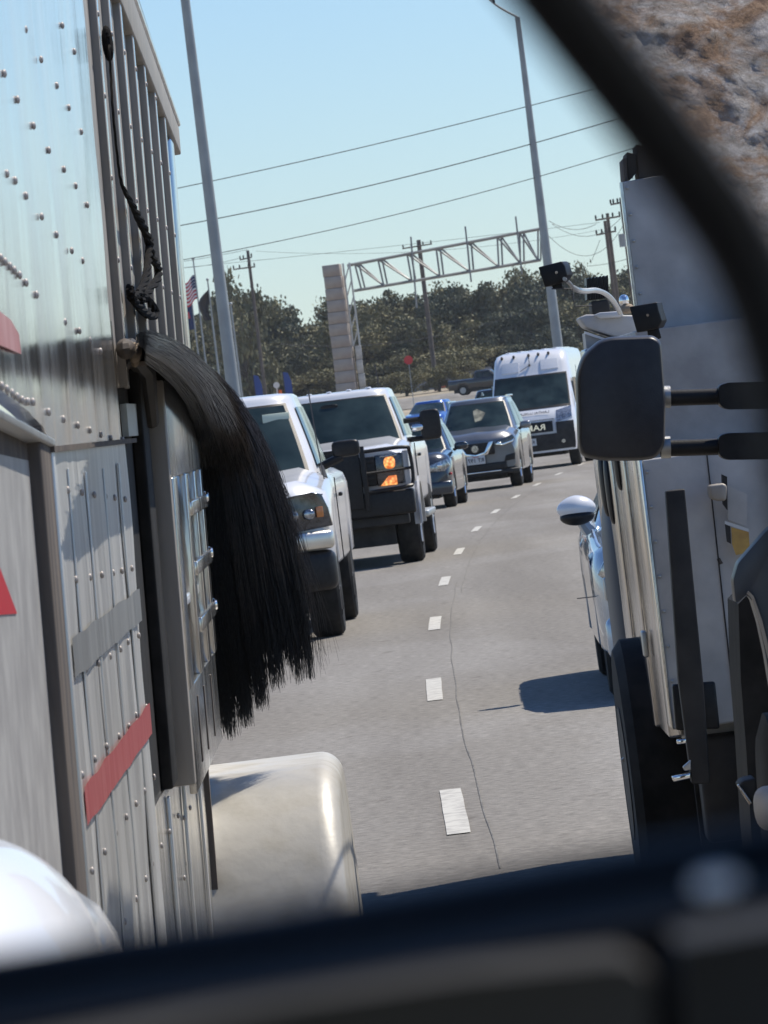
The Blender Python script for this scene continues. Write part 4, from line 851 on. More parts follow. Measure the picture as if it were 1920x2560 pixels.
# decals
def decal(nm, pts, o_, m, n_=1):
    q = MB(); P = [tr(*T(*p, o_), o_) for p in pts]; q.prism(P, Vector((-0.002, 0, 0))); return finish(nm, q, m, tl, smooth=False, off=OFF)
def strip(nm, s0, s1, t0, t1, o_, m, wob=0.006):
    q = MB(); n_ = 26; q.grid([[tr(s0 + (s1 - s0) * i / n_, t0 + wob * noise.noise((i * .35, 1, t0)), o_ + 0.0015 * noise.noise((i * .3, 2, t0))), tr(s0 + (s1 - s0) * i / n_, t1 + wob * noise.noise((i * .35, 4, t0)), o_ + 0.0015 * noise.noise((i * .3, 2, t0)))] for i in range(n_ + 1)])
    return finish(nm, q, m, tl, off=OFF)
strip('red_tape', 11.14, 14.44, -0.695, -0.622, 0.0095, M['red'])
strip('grey_tape', 11.14, 14.4, -0.42, -0.345, 0.0095, M['alud'])
decal('red_triangle_sticker', [(0, 1420), (43, 1534), (-40, 1540), (-40, 1400)], -0.018, M['redbright'])
decal('red_stripe', [(-30, 760), (0, 778), (28, 800), (48, 835), (54, 885), (0, 862), (-30, 850)], 0.006, mat('faded_red', (0.50, 0.20, 0.20), 0.4, 0.2, (0.6, 0.32, 0.32), 9))
# ribs on lower sheets
for s in [11.6, 12.3, 13.1, 13.9]:
    tpart('rib', s, s + 0.035 + random.uniform(0, .05), -1.5, -0.02 - random.uniform(0.01, 0.03), 0.002, 0.0055, M['alulow'], 0.001)
for s in [15.2, 16.3, 17.6]:
    tpart('rib', s, s + 0.07, -1.5, -0.90, 0.0, 0.008, M['alulow'], 0.002)
# dark gap and window / drop door frame
tpart('shadow_recess', 14.46, 15.62, -0.90, 0.17, -0.06, -0.012, M['rubber'])  # black board in the gap, its colour standing for the shadow there
tpart('rubber_gasket', 15.20, 15.58, -0.88, 0.19, -0.012, 0.020, M['rubber'], 0.006)
tpart('jamb_strip', 14.20, 14.44, 0.02, 0.30, -0.02, -0.006, M['alubright'])
FO = 0.062
dr = thing('x', '', '') if 0 else None
fr = tpart('door_frame', 15.62, 15.72, -0.90, 0.157, 0.0, FO, M['slat'], 0.004)
tpart('top_panel', 15.725, 18.4, -0.10, 0.157, FO - 0.02, FO, M['alubright'], 0.003, fr)
tpart('bottom_panel', 15.725, 18.3, -0.93, -0.66, FO - 0.02, FO, M['alubright'], 0.003, fr)
for s0, s1 in ((15.725, 16.05), (16.78, 17.0), (17.6, 17.78), (18.22, 18.4)):
    tpart('stile', s0, s1, -0.66, -0.10, FO - 0.03, FO + 0.004, M['alubright'], 0.004, fr)
tpart('inner_wall', 15.73, 18.3, -0.66, -0.10, 0.0, 0.012, M['rust'], 0, fr)
for t_ in (-0.20, -0.37, -0.53): tpart('crossbar', 16.95, 18.5, t_ - 0.02, t_ + 0.02, FO - 0.015, FO + 0.012, M['alubright'], 0.004, fr)
tpart('tube_bar', 16.05, 18.3, -0.46, -0.43, FO - 0.04, FO - 0.01, M['white'], 0.006, fr)
for t_ in (-0.20, -0.37, -0.53):
    q = MB(); q.sell(tr(18.45, t_ + 0.01, FO + 0.01), (0.012, 0.05, 0.02), 2.5, 12, 8); finish('latch_knob', q, M['chrome'], fr, off=OFF)
for s in (16.3, 16.9, 17.6):
    tpart('slot', s, s + 0.05, -0.88, -0.70, FO, FO + 0.003, M['rust'], 0, fr)
# brackets and grimy hardware at the head of the frame
tpart('bracket', 14.6, 15.3, 0.02, 0.10, -0.01, 0.006, M['alud'])
q = MB(); q.tube([tr(14.6, 0.20, 0.0), tr(15.0, 0.235, 0.01), tr(15.3, 0.19, 0.03), tr(15.5, 0.05, 0.03)], [0.018, 0.03, 0.03, 0.02], 9); finish('hinge_arm', q, M['darkmetal'], tl, off=OFF)
for i in range(16):
    s = 14.5 + i * 0.1; q = MB(); q.sell(tr(s, 0.235 - 0.05 * (i / 15) + random.uniform(-.02, .02), 0.0 + random.uniform(0, .04)), (random.uniform(.012, .03), 0.06, random.uniform(.012, .03)), 2, 9, 6)
    finish('worn_lump', q, M['tan'] if i % 3 else M['rust'], tl, off=OFF)
# slats: vertical extrusions on the open upper part
sa = 14.22
tpart('slat_backing', 14.2, 19.9, 0.15, 1.45, -0.05, -0.035, M['rust'], 0, t1b=1.05)
k = 0; s = 14.22
tp = lambda s: 1.34 - (s - 14.2) * 0.052
while s < 19.5:
    tpart('slat', s, s + 0.36, 0.14, tp(s), -0.034, -0.006, M['slat'], 0.003, t1b=tp(s + .36))
    tpart('slat_edge', s + 0.36, s + 0.405, 0.14, tp(s + .36), -0.034, 0.014, M['slat'], 0.003, t1b=tp(s + .4))
    tpart('bright_edge', s + 0.406, s + 0.46, 0.14, tp(s + .4), 0.0, 0.0145, M['alubright'], 0.002, t1b=tp(s + .46))
    s += 0.78
tpart('rear_corner_post', 19.85, 20.12, -0.05, 0.99, -0.05, 0.012, M['alubright'], 0.01)
tpart('eave', 13.5, 20.6, 1.31, 1.47, -0.04, 0.020, M['slat'], 0.006, t0b=0.965, t1b=1.06)
tpart('roof_edge', 13.5, 20.62, 1.472, 1.50, -0.4, 0.026, M['alubright'], 0.006, t0b=1.062, t1b=1.085)
tpart('roof', 13.5, 20.6, 1.50, 1.56, -2.3, -0.02, M['alu'], 0.01, t0b=1.087, t1b=1.14)
tpart('red_trim', 15.5, 20.5, 1.395, 1.405, 0.021, 0.024, M['rust'], 0, t0b=1.072, t1b=1.08)
tpart('far_wall', 8.5, 20.0, -1.3, 1.0, -2.3, -2.25, M['alu'])
tpart('floor', 8.5, 20.5, -1.45, -1.3, -2.3, -0.08, M['darkmetal'])
# rivets
q = MB(); q.sell((0, 0, 0), (0.0045, 0.0075, 0.0078), 2, 12, 8); rme = finish('rivet', q, M['rivet'], mesh_only=True)
riv = [(65, 75), (157, 65), (104, 150), (187, 130), (143, 215), (45, 250), (173, 270), (85, 315), (204, 330), (123, 376), (18, 435), (161, 424), (39, 452), (66, 490), (190, 465), (105, 542), (219, 513), (142, 587), (180, 627), (207, 652), (12, 185),
       (3, 645), (14, 655), (26, 666), (37, 676), (50, 688), (66, 707), (92, 737), (163, 805), (199, 827), (225, 850), (252, 878), (5, 965), (18, 973), (31, 983), (44, 992), (56, 1000), (69, 1004), (83, 1005), (122, 1030), (159, 1048), (195, 1063), (225, 1075), (252, 1086), (277, 1095), (307, 1099),
       (135, 1218), (170, 1225), (205, 1231), (236, 1237), (264, 1241), (287, 1244), (313, 1248), (157, 1455), (190, 1449), (225, 1443), (255, 1437), (283, 1432), (305, 1427), (330, 1421),
       (182, 1697), (214, 1673), (246, 1658), (275, 1641), (301, 1623), (320, 1605), (347, 1589), (205, 1938), (237, 1898), (267, 1866), (297, 1841), (322, 1816), (340, 1788), (366, 1768),
       (289, 2083), (316, 2043), (340, 2010), (361, 1978), (385, 1943), (262, 2130), (230, 2178), (311, 2305), (340, 2248), (364, 2198), (380, 2160), (403, 2115), (424, 2080), (440, 2243), (461, 2196), (476, 2158), (460, 2045), (475, 2020), (445, 2040)]
for p in riv:
    s, t = T(*p, 0.003)
    if 8 < s < 19.5: inst('rivet', rme, tl, tr(s, t, 0.003) - OFF)
for s in [14.2 + 0.78 * k_ + 0.42 for k_ in range(7)]:
    for j in range(5):
        inst('rivet', rme, tl, tr(s, 0.25 + j * 0.2, 0.0145) - OFF)
# fender (wheel arch box)
fx0, fx1, fzt = -0.72, -0.235, 0.80
def fsec(y, top, xr, r=0.07):
    pts = [(fx0, 0.1), (fx0, top)]
    for k_ in range(9):
        a = R(90 - 90 * k_ / 8); pts.append((xr - r + r * math.cos(a), top - r + r * math.sin(a)))
    pts.append((xr - 0.002, 0.1)); return [Vector((x, y, z)) for x, z in pts]
q = MB(); rows = []
for k in range(21):
    a = math.pi / 2 * k / 20; y = 18.85 - 0.66 * math.cos(a); top = 0.10 + (fzt - 0.10) * math.sin(a)
    s_ = fsec(y, top, fx1 - 0.02 * math.cos(a)); rows.append(s_ + [s_[0]])
for y in (19.0, 19.5): s_ = fsec(y, fzt, fx1); rows.append(s_ + [s_[0]])
for k in range(1, 9):
    a = math.pi / 2 * k / 8; s_ = fsec(19.5 + 0.8 * math.sin(a), 0.22 + (fzt - 0.22) * math.cos(a), fx1); rows.append(s_ + [s_[0]])
q.grid(rows); q.f.append(list(range(12))); q.f.append([(len(rows) - 1) * 13 + i for i in range(12)])
M['fender'] = mat('worn_fender_aluminium', (0.50, 0.475, 0.42), 0.46, 0.12, (0.34, 0.31, 0.25), 7, 0.002, 14, rvar=0.1, det=12, lo=0.45, hi=0.8)
finish('fender', q, M['fender'], tl, off=OFF, angle=50)
tpart('fender_flange', 18.30, 18.36, -1.6, -0.99, -0.01, 0.012, M['rust'])
q = MB(); q.tube([(-0.5, 19.6, 0.35), (-0.26, 19.6, 0.35)], 0.35, 24); wh = finish('wheel', q, M['rubber'], tl, off=OFF)

# rope
rp_ = thing('rope', 'black braided rope hanging in a loop down the trailer slats', 'rope', tr(15.2, 0.3, 0.03)); RO = rp_.location.copy()
def braid(nm, px, r, n_=90, o_=0.035):
    path = cr([tr(*T(x, y, o_), o_) for x, y in px], n_)
    for ph in range(3):
        q = MB(); pp = []
        for i, p in enumerate(path):
            rk = r * (1 if nm != 'strand' else 0.28 + 0.72 * min(1, max(0, (i / n_ - 0.4) * 6))); a = i * 0.55 + ph * 2.094; pp.append(p + Vector((math.cos(a) * rk * 0.55, 0.3 * rk * math.sin(a), math.sin(a) * rk * 0.6)))
        q.tube(pp, [r * 0.62 * (1 if nm != 'strand' else 0.28 + 0.72 * min(1, max(0, (k_ / n_ - 0.4) * 6))) for k_ in range(len(pp))], 6); finish(nm, q, M['rope'], rp_, off=RO)
braid('strand', [(268, 85), (276, 100), (274, 125), (278, 190), (283, 280), (295, 400), (305, 460), (330, 510), (350, 550), (370, 595), (380, 640), (396, 670), (393, 700), (365, 735), (350, 755)], 0.0108, 120)  # thin top end follows a shadow, drawn as rope
braid('loop_strand', [(375, 600), (372, 640), (366, 690), (350, 730), (330, 745), (325, 725)], 0.010, 60)
braid('loop_strand', [(325, 720), (335, 750), (360, 780), (385, 790), (388, 775), (365, 745), (345, 735)], 0.010, 60)
q = MB(); q.sell(tr(*T(270, 110, .03), .03), (0.014, 0.03, 0.045), 2.2, 12, 8); finish('shadow_blob', q, M['rope'], rp_, off=RO)  # black lump standing in for a shadow on the slats

# ---------------------------------------------------------------- horse tail
HZt = 18.95
left_b = [(372, 905), (420, 945), (478, 1010), (500, 1110), (508, 1230), (512, 1400), (520, 1550), (534, 1700), (548, 1800), (556, 1870)]
right_b = [(368, 836), (440, 862), (520, 925), (592, 1005), (650, 1105), (695, 1215), (730, 1330), (757, 1450), (778, 1570), (792, 1690)]
ht = thing('horse_tail', 'long black horse tail hanging out over the side of the silver trailer', 'horse tail', W(430, 880, HZt)); HO = ht.location.copy()
rs = random.Random(3)
locks = []
ends = [(560, 1865), (590, 1870), (618, 1850), (640, 1868), (668, 1856), (690, 1848), (718, 1800), (735, 1790), (700, 1740), (755, 1730), (775, 1700), (790, 1655)]
def path_at(u, n_=12):
    a = cr([Vector((x, y, 0)) for x, y in left_b], n_); b_ = cr([Vector((x, y, 0)) for x, y in right_b], n_)
    return [p + (r_ - p) * u for p, r_ in zip(a, b_)]
def hz(x, y, dep):
    z_, _ = T(x, y, 0.035 + max(0, dep))
    a_ = HZt - dep; b_ = min(a_, z_) if z_ > 0 else a_; k_ = min(1, max(0, (y - 890) / 230)); return b_ + (a_ - b_) * k_
base_paths = {k_: path_at(k_ / 60.0) for k_ in range(61)}
LK = [(0.03, .97), (0.13, 1.0), (0.22, .985), (0.30, 1.0), (0.40, .97), (0.47, .99), (0.56, .95), (0.66, .96), (0.72, .93), (0.84, .985), (0.95, 1.0)]
def strands(nm, n_, m, r0, u_lo, u_hi, dlo, dhi, fl=0.0, lenf=(0.85, 1.0), clump=0.8):
    q = MB(); V = q.v; Fq = q.f
    for i in range(n_):
        u = rs.uniform(u_lo, u_hi); bp_ = base_paths[int(u * 60)]
        li = min(range(len(LK)), key=lambda z_: abs(LK[z_][0] - u)); lk = LK[li][0]; L = min(1.0, rs.uniform(*lenf) * LK[li][1]); dep = rs.uniform(dlo, dhi); wv = rs.uniform(0, 6.28); amp = rs.uniform(1, 4) * (1 + 3 * fl)
        dome = 0.10 * math.sin(math.pi * u)
        pts = []; sidex = rs.gauss(0, 6) * fl
        lp_ = base_paths[min(60, max(0, int(round(lk * 60))))]
        gap = 12 * math.sin(lk * 37.0)
        for j in range(13):
            t = j / 12 * L * 12; j0 = min(11, int(t)); ft = t - j0; tt = t / 12
            p = bp_[j0] + (bp_[j0 + 1] - bp_[j0]) * ft; pl_ = lp_[j0] + (lp_[j0 + 1] - lp_[j0]) * ft
            k_ = clump * max(0, tt - 0.45) ** 1.2 * 1.5
            p = p + (pl_ - p) * min(0.88, k_ * (0.6 + 0.9 * u))
            x = p.x + amp * math.sin(wv + j * 0.7) + sidex * tt * tt * 2 + (gap * max(0, tt - .6)); y = p.y + amp * 0.5 * math.cos(wv + j * 0.5) + 12 * math.sin(lk * 23) * max(0, tt - .7)
            pts.append(W(x, y, hz(x, y, dep + dome * min(1, 0.3 + tt * 1.2))) - HO)
        o0 = len(V)
        for j, p in enumerate(pts):
            r_ = r0 * (1 - 0.75 * (j / 12) ** 2)
            for a in (0.5, 2.6, 4.7): V.append((p.x + r_ * math.cos(a), p.y + r_ * math.sin(a) * 0.6, p.z + r_ * math.sin(a) * 0.4))
        for j in range(12):
            for a in range(3): Fq.append((o0 + j * 3 + a, o0 + j * 3 + (a + 1) % 3, o0 + j * 3 + 3 + (a + 1) % 3, o0 + j * 3 + 3 + a))
    me = bpy.data.meshes.new(nm); me.from_pydata(V, [], Fq); me.materials.append(m); me.polygons.foreach_set('use_smooth', [True] * len(me.polygons))
    o = bpy.data.objects.new(nm, me); C.objects.link(o); o.parent = ht; o['kind'] = 'stuff'; return o
# dense core
q = MB(); rows = []
A = path_at(0.03, 24); B = path_at(0.95, 24)
for i in range(20):
    a, b_ = A[i], B[i]; row = []
    for k_ in range(20):
        an = 2 * math.pi * k_ / 20; u = 0.5 - 0.5 * math.cos(an); p = a + (b_ - a) * u
        row.append(W(p.x, p.y, hz(p.x, p.y, 0.01 + 0.06 * math.sin(an))) - HO)
    rows.append(row + [row[0]])
q.grid(rows); q.f.append(list(range(20))); finish('dense_hair', q, M['hair'], ht)
strands('hair', 5200, M['hair'], 0.0021, 0.0, 0.985, -0.02, 0.10, 0.5, (0.70, 1.0), 0.6)
strands('sheen_hair', 900, M['hairbrown'], 0.0016, 0.35, 1.0, 0.07, 0.125, 0.5, (0.2, 0.8), 0.4)
strands('fringe_hair', 500, M['hairbrown'], 0.0010, 0.9, 1.0, 0.0, 0.10, 2.0, (0.5, 0.98), 0.0)
strands('loose_hair', 420, M['hair'], 0.0010, 0.6, 1.0, -0.02, 0.10, 2.2, (0.6, 1.0), 0.0)

# ---------------------------------------------------------------- service truck (right)
BX = 20.0
st_ = thing('service_truck', 'grey service truck with a tall cargo box at the right of the view', 'truck', (1.9, 21.5, 0)); SO = st_.location.copy()
def pz(nm, pts, Z, d, m, parent=None, bev=0.0, smooth=True):
    q = MB(); q.prism([W(x, y, Z) for x, y in pts], (0, d, 0)); return finish(nm, q, m, parent or st_, bevel=bev, off=SO, smooth=smooth)
pz('cargo_box', [(1556, 455), (1640, 440), (2500, 330), (2600, 1180), (1643, 1180)], BX + 0.4, 0.12, M['box'], bev=0.004)
pz('box_edge_trim', [(1549, 456), (1556, 455), (1643, 1180), (1636, 1180)], BX + 0.38, 0.06, M['alubright'])
pz('lower_panel', [(1604, 1150), (1790, 1125), (2500, 1040), (2600, 1700), (1862, 1802), (1800, 1812), (1716, 1818), (1683, 1826)], BX, 0.2, M['box'], bev=0.01)
pz('corner_angle', [(1598, 1150), (1604, 1150), (1684, 1826), (1676, 1818)], BX - 0.01, 0.22, M['alubright'], bev=0.002)
q = MB(); q.sell((0, 0, 0), (0.006, 0.004, 0.006), 2, 10, 6); bme_ = finish('bolt', q, M['alud'], mesh_only=True)
for i in range(11):
    a = lerp((1568, 470), (1648, 1130), i / 10); inst('bolt', bme_, st_, W(a[0], a[1], BX + 0.395) - SO)
for i in range(8):
    a = lerp((1618, 1180), (1690, 1790), i / 7); inst('bolt', bme_, st_, W(a[0], a[1], BX - 0.005) - SO)
pz('panel_seam', [(1765, 1128), (1768, 1128), (1842, 1800), (1838, 1800)], BX - 0.004, 0.006, M['darkmetal'])
pz('dark_smear', [(1792, 1398), (1800, 1394), (1804, 1402), (1808, 1408), (1798, 1412)], BX - 0.004, 0.004, M['rust'])
# side compartments (receding)
sx = 0.862
def sbox(nm, y0, y1, z0, z1, x0, x1, m, bev=0.006, parent=None):
    q = MB(); q.box((x0, y0, z0), (x1, y1, z1)); return finish(nm, q, m, parent or st_, off=SO, bevel=bev)
edges = [20.22, 20.95, 21.5, 22.1, 22.7, 23.3, 23.8, 24.2]
for i, (a, b_) in enumerate(zip(edges, edges[1:])):
    sbox('compartment_door', a + 0.015, b_ - 0.015, 0.66, 2.02, sx - 0.012 * (i % 2) + 0.0, sx + 0.05, M['boxside'], 0.01)
sbox('side_shell', 20.22, 24.2, 0.64, 2.04, sx + 0.052, 2.6, M['boxlow'])
for y_, z_ in ((21.35, 1.62), (22.4, 1.48), (22.9, 1.50)):
    q = MB(); q.sell((sx - 0.012, y_, z_), (0.02, 0.07, 0.13), 3, 14, 10); finish('door_handle', q, M['trim'], st_, off=SO)  # dark parts standing in for reflections in the polished side
for y_, z_ in ((20.7, 0.92), (23.8, 1.02), (20.5, 1.9)):
    sbox('hinge', y_, y_ + 0.12, z_, z_ + 0.09, sx - 0.03, sx - 0.013, M['alud'], 0.006)
# lid box on top
pz('tool_chest', [(1462, 832), (1560, 862), (1660, 862), (1660, 1000), (1480, 1000)], 23.8, 0.3, M['boxlow'])
pz('chest_lid', [(1446, 794), (1466, 786), (1590, 788), (1640, 800), (1640, 850), (1560, 850), (1463, 818)], 23.75, 0.4, M['box'], bev=0.01)
pz('lid_strip', [(1462, 828), (1520, 848), (1520, 854), (1462, 835)], 23.78, 0.05, M['white'])
pz('lid_block', [(1483, 788), (1500, 781), (1545, 778), (1560, 786), (1552, 793), (1500, 797)], 23.72, 0.3, M['grime'], bev=0.006)
for i in range(13):
    x = 1466 + i * 4.3; pz('fin', [(x, 694 - i * 0.5 + (i % 2) * 4), (x + 2.6, 694 - i * .5), (x + 4.5, 748 - i * .4), (x + 1.9, 749 - i * .4)], 24.2, 0.25, M['trim'])
pz('heat_sink', [(1465, 712), (1520, 706), (1524, 742), (1470, 750)], 24.25, 0.2, M['rubber'], bev=0.004)
pz('pump_box', [(1477, 754), (1522, 748), (1527, 782), (1482, 790)], 24.2, 0.3, M['darkmetal'], bev=0.008)
q = MB(); q.tube(cr([W(1411, 697, 18.2), W(1424, 708, 19), W(1437, 722, 20), W(1460, 728, 21), W(1490, 726, 22), W(1515, 735, 22.5), W(1535, 755, 23), W(1550, 782, 23.4)], 30), [0.006] * 8 + [0.010] * 23, 8); finish('cable', q, M['alud'], st_, off=SO)
q = MB(); q.sell(W(1560, 752, 23.5), (0.02, 0.04, 0.025), 2.4, 10, 8); finish('nozzle', q, M['chrome'], st_, off=SO)
q = MB(); q.sell(W(1567, 772, 23.5), (0.028, 0.05, 0.02), 2.4, 10, 8); finish('wrapped_hose', q, M['tan'], st_, off=SO)
# roof gear on the cargo box
for pts_, m_ in (([(1557, 395), (1566, 394), (1570, 452), (1561, 453)], 'rust'), ([(1566, 380), (1590, 385), (1592, 430), (1578, 448), (1570, 448)], 'darkmetal'), ([(1590, 360), (1680, 380), (1690, 438), (1598, 446)], 'rust')):
    pz('roof_gear', pts_, BX + 0.44, 0.3, M[m_], bev=0.005)
for y_ in (424, 436): pz('ladder_rung', [(1579, y_), (1598, y_ - 2), (1598, y_ + 1), (1579, y_ + 3)], BX + 0.58, 0.015, M['chrome'])
for x_ in (1578, 1597): pz('ladder_rail', [(x_, 421), (x_ + 2.5, 421), (x_ + 5, 447), (x_ + 2.5, 447)], BX + 0.58, 0.015, M['chrome'])
# post with foot plate
pz('stack_pipe', [(1664, 1228), (1712, 1222), (1758, 1700), (1776, 1960), (1730, 1960), (1696, 1700)], BX - 0.35, 0.08, M['darkmetal'], bev=0.006)
pz('foot_plate', [(1680, 1712), (1788, 1704), (1800, 1822), (1690, 1826)], BX - 0.2, 0.05, M['trim'], bev=0.008)
fd = pz('latch_box', [(1771, 1214), (1806, 1208), (1818, 1212), (1816, 1252), (1790, 1253), (1774, 1244)], BX - 0.15, 0.1, M['slat'], bev=0.01)
pz('latch_plate', [(1805, 1186), (1818, 1192), (1819, 1275), (1808, 1260)], BX - 0.12, 0.05, M['darkmetal'], parent=fd)
pz('warning_sticker', [(1828, 1318), (1872, 1330), (1875, 1380), (1840, 1388), (1830, 1360)], BX - 0.06, 0.004, M['yellow'])
pz('sticker_margin', [(1812, 1302), (1872, 1322), (1872, 1330), (1812, 1310)], BX - 0.062, 0.004, M['plate'])
pz('dark_label', [(1812, 1310), (1826, 1316), (1828, 1360), (1817, 1354)], BX - 0.062, 0.004, M['darkmetal'])
pz('pale_label', [(1820, 1214), (1868, 1236), (1866, 1315), (1820, 1300)], BX - 0.06, 0.004, M['box'])
pz('far_edge_strip', [(1858, 1590), (1866, 1588), (1876, 1812), (1866, 1808)], BX - 0.02, 0.03, M['boxside'])
# running gear
def sty(x, y, z, r, wd, nm='wheel'):
    q = MB(); q.tube([(x - wd / 2, y, z), (x - wd / 2 + .03, y, z), (x + wd / 2 - .03, y, z), (x + wd / 2, y, z)], [r * 0.92, r, r, r * 0.92], 28); o_ = finish(nm, q, M['rubber'], st_, off=SO)
    q = MB(); q.tube([(x - wd / 2 - 0.004, y, z), (x + wd / 2 + .004, y, z)], r * 0.5, 18); finish('rim', q, M['darkmetal'], o_, off=Vector((0, 0, 0)) + SO)
sty(0.875, 21.5, 0.48, 0.48, 0.25); sty(1.16, 21.5, 0.48, 0.48, 0.25); sty(2.35, 21.5, 0.48, 0.48, 0.27)
sty(1.02, 23.6, 0.40, 0.40, 0.24); sty(2.35, 23.6, 0.40, 0.40, 0.27)
sbox('chassis', 19.4, 24.2, 0.32, 0.70, 1.2, 2.4, M['darkmetal'], 0.02)
sbox('mud_flap', 20.3, 20.33, 0.12, 0.72, 0.93, 1.30, M['rubber'], 0.004)
sbox('step', 20.1, 20.4, 0.30, 0.66, 0.945, 1.12, M['darkmetal'], 0.02)
pz('chrome_fitting', [(1692, 1850), (1715, 1847), (1716, 1858), (1693, 1861)], BX - 0.4, 0.05, M['chrome'], bev=0.003)
pz('chrome_step', [(1680, 1942), (1726, 1932), (1727, 1946), (1684, 1955)], BX - 0.4, 0.08, M['chrome'], bev=0.004)
pz('bolt_bracket', [(1707, 1918), (1722, 1905), (1727, 1900), (1728, 1925), (1712, 1928)], BX - 0.4, 0.04, M['alud'], bev=0.004)
pz('side_marker', [(1553, 1900), (1562, 1893), (1585, 1893), (1585, 1907), (1560, 1907)], 21.5, 0.06, M['slat'], bev=0.003)
# rear wheel seen edge on behind the compartments
q = MB(); c_ = W(1560, 1640, 25.4); q.sell((0.905, 23.3, 0.95), (0.082, 0.30, 0.52), 3.2, 28, 16); finish('wheel_flare', q, mat('tyre_cover', (0.075, 0.075, 0.085), 0.5), st_, off=SO)
# work lights
def worklight(pts, cx, cy, stem, label):
    o_ = thing('work_light', label, 'work light', W(cx, cy, 18.3)); O = o_.location.copy()
    q = MB(); q.prism([W(x, y, 18.3) for x, y in pts], (0.02, 0.07, 0)); h_ = finish('housing', q, M['trim'], o_, bevel=0.004, off=O)
    q = MB(); p = W(cx, cy, 18.28); q.tube([p, p + Vector((0, 0.03, 0))], 0.0045, 10); finish('bolt', q, M['chrome'], h_, off=O)
    q = MB(); q.prism([W(x, y, 18.33) for x, y in stem], (0, 0.03, 0)); finish('bracket', q, M['trim'], o_, bevel=0.003, off=O)
worklight([(1345, 668), (1404, 653), (1412, 665), (1418, 688), (1405, 706), (1362, 718)], 1391, 681, [(1378, 712), (1404, 704), (1408, 720), (1385, 724)], 'black square work light on a thin cable, the left one near the slim pole')
worklight([(1573, 767), (1642, 755), (1646, 775), (1655, 802), (1646, 820), (1592, 832)], 1619, 788, [(1618, 825), (1645, 812), (1654, 845), (1640, 850), (1620, 838)], 'black square work light just above the large towing mirror, the right one')
q = MB(); q.tube([W(1379, 722, 18.3), W(1431, 722, 18.3), W(1436, 766, 18.3), W(1480, 764, 18.3)], 0.0022, 5); tag(finish('thin_bracket_rod', q, M['wire'], off=W(1431, 722, 18.3)), 'thin black bent rod under the left work light', 'rod').location = W(1431, 722, 18.3)

# near pickup on the right: towing mirror, fender and wheel
NZ = 16.6
npk = thing('tow_vehicle', 'dark blue vehicle at the right edge with a big black towing mirror on two arms', 'pickup truck', (1.6, 15.5, 0)); NO = npk.location.copy()
def nz_(nm, pts, Z, d, m, parent=None, bev=0.0):
    q = MB(); q.prism([W(x, y, Z) for x, y in pts], (0, d, 0)); return finish(nm, q, m, parent or npk, bevel=bev, off=NO)
def rounded(pts, r=14, n_=5):
    out = []; N = len(pts)
    for i in range(N):
        p, a, b_ = Vector(pts[i]), Vector(pts[i - 1]), Vector(pts[(i + 1) % N]); ra_ = min(r, (a - p).length * .45, (b_ - p).length * .45)
        p0 = p + (a - p).normalized() * ra_; p1 = p + (b_ - p).normalized() * ra_
        for k_ in range(n_ + 1):
            t = k_ / n_; out.append(tuple((p0 * (1 - t) ** 2 + p * 2 * t * (1 - t) + p1 * t * t)))
    return out
mo = [(1441, 935), (1458, 885), (1498, 850), (1525, 842), (1632, 838), (1652, 852), (1656, 900), (1664, 1010), (1662, 1115), (1640, 1146), (1600, 1152), (1500, 1152), (1455, 1142), (1446, 1110)]
def inflate(nm, pts, Z, th, m, steps=6, inset=0.10, parent=None):
    cx = sum(p[0] for p in pts) / len(pts); cy = sum(p[1] for p in pts) / len(pts); q = MB(); rows = []
    for k_ in range(steps + 1):
        a = math.pi / 2 * k_ / steps; sc_ = 1 - inset * (1 - math.sin(a)); z = -th * math.cos(a) * 0.5
        rows.append([W(cx + (x - cx) * sc_, cy + (y - cy) * sc_, Z) + Vector((0, z, 0)) for x, y in pts])
    rows.append([p + Vector((0, th, 0)) for p in rows[-1]])
    q.grid([r_ + [r_[0]] for r_ in rows]); n_ = len(pts) + 1; q.f.append(list(range(n_ - 1))); q.f.append([(len(rows) - 1) * n_ + i for i in range(n_ - 1)])
    return finish(nm, q, m, parent or npk, off=NO, angle=50)
mir = inflate('towing_mirror', rounded(mo, 22, 5), NZ, 0.09, mat('mirror_shell', (0.028, 0.028, 0.032), 0.38, 0, (0.036, 0.036, 0.04), 40, 0.0005, 200), 7, 0.07)
for (ya, yb, yc, yd) in ((978, 1012, 1000, 990), (1104, 1138, 1120, 1112)):
    q = MB(); q.tube([W(1650, (ya + yb) / 2, NZ + 0.05), W(1812, (ya + yb) / 2 - 5, NZ + 0.05)], 0.0235, 14); finish('mirror_arm', q, M['trim'], mir, off=NO)
    q = MB(); q.tube([W(1652, (ya + yb) / 2 - 2, NZ + 0.05), W(1676, (ya + yb) / 2 - 3, NZ + 0.05)], 0.031, 14); finish('arm_collar', q, M['alud'], mir, off=NO)
    c1 = (ya + yb) / 2 - 5; inflate('arm_sleeve', rounded([(1794, c1 - 26), (1815, c1 - 34), (2100, c1 - 40), (2100, c1 + 30), (1815, c1 + 34), (1796, c1 + 24)], 10, 3), NZ + 0.02, 0.05, M['trim'], 4, 0.02, mir)
nz_('front_fender', rounded([(2400, 1180), (1990, 1270), (1918, 1325), (1872, 1378), (1846, 1408), (1834, 1450), (1840, 1508), (1852, 1500), (1866, 1486), (1880, 1500), (1898, 1560), (1915, 1640), (1935, 1760), (2400, 1760)], 8, 3), 14.6, 0.12, M['slate'], bev=0.006)
nz_('fender_lip', [(1868, 1484), (1880, 1496), (1900, 1560), (1922, 1650), (1930, 1650), (1905, 1550), (1884, 1490), (1872, 1478)], 14.57, 0.05, M['slat'])
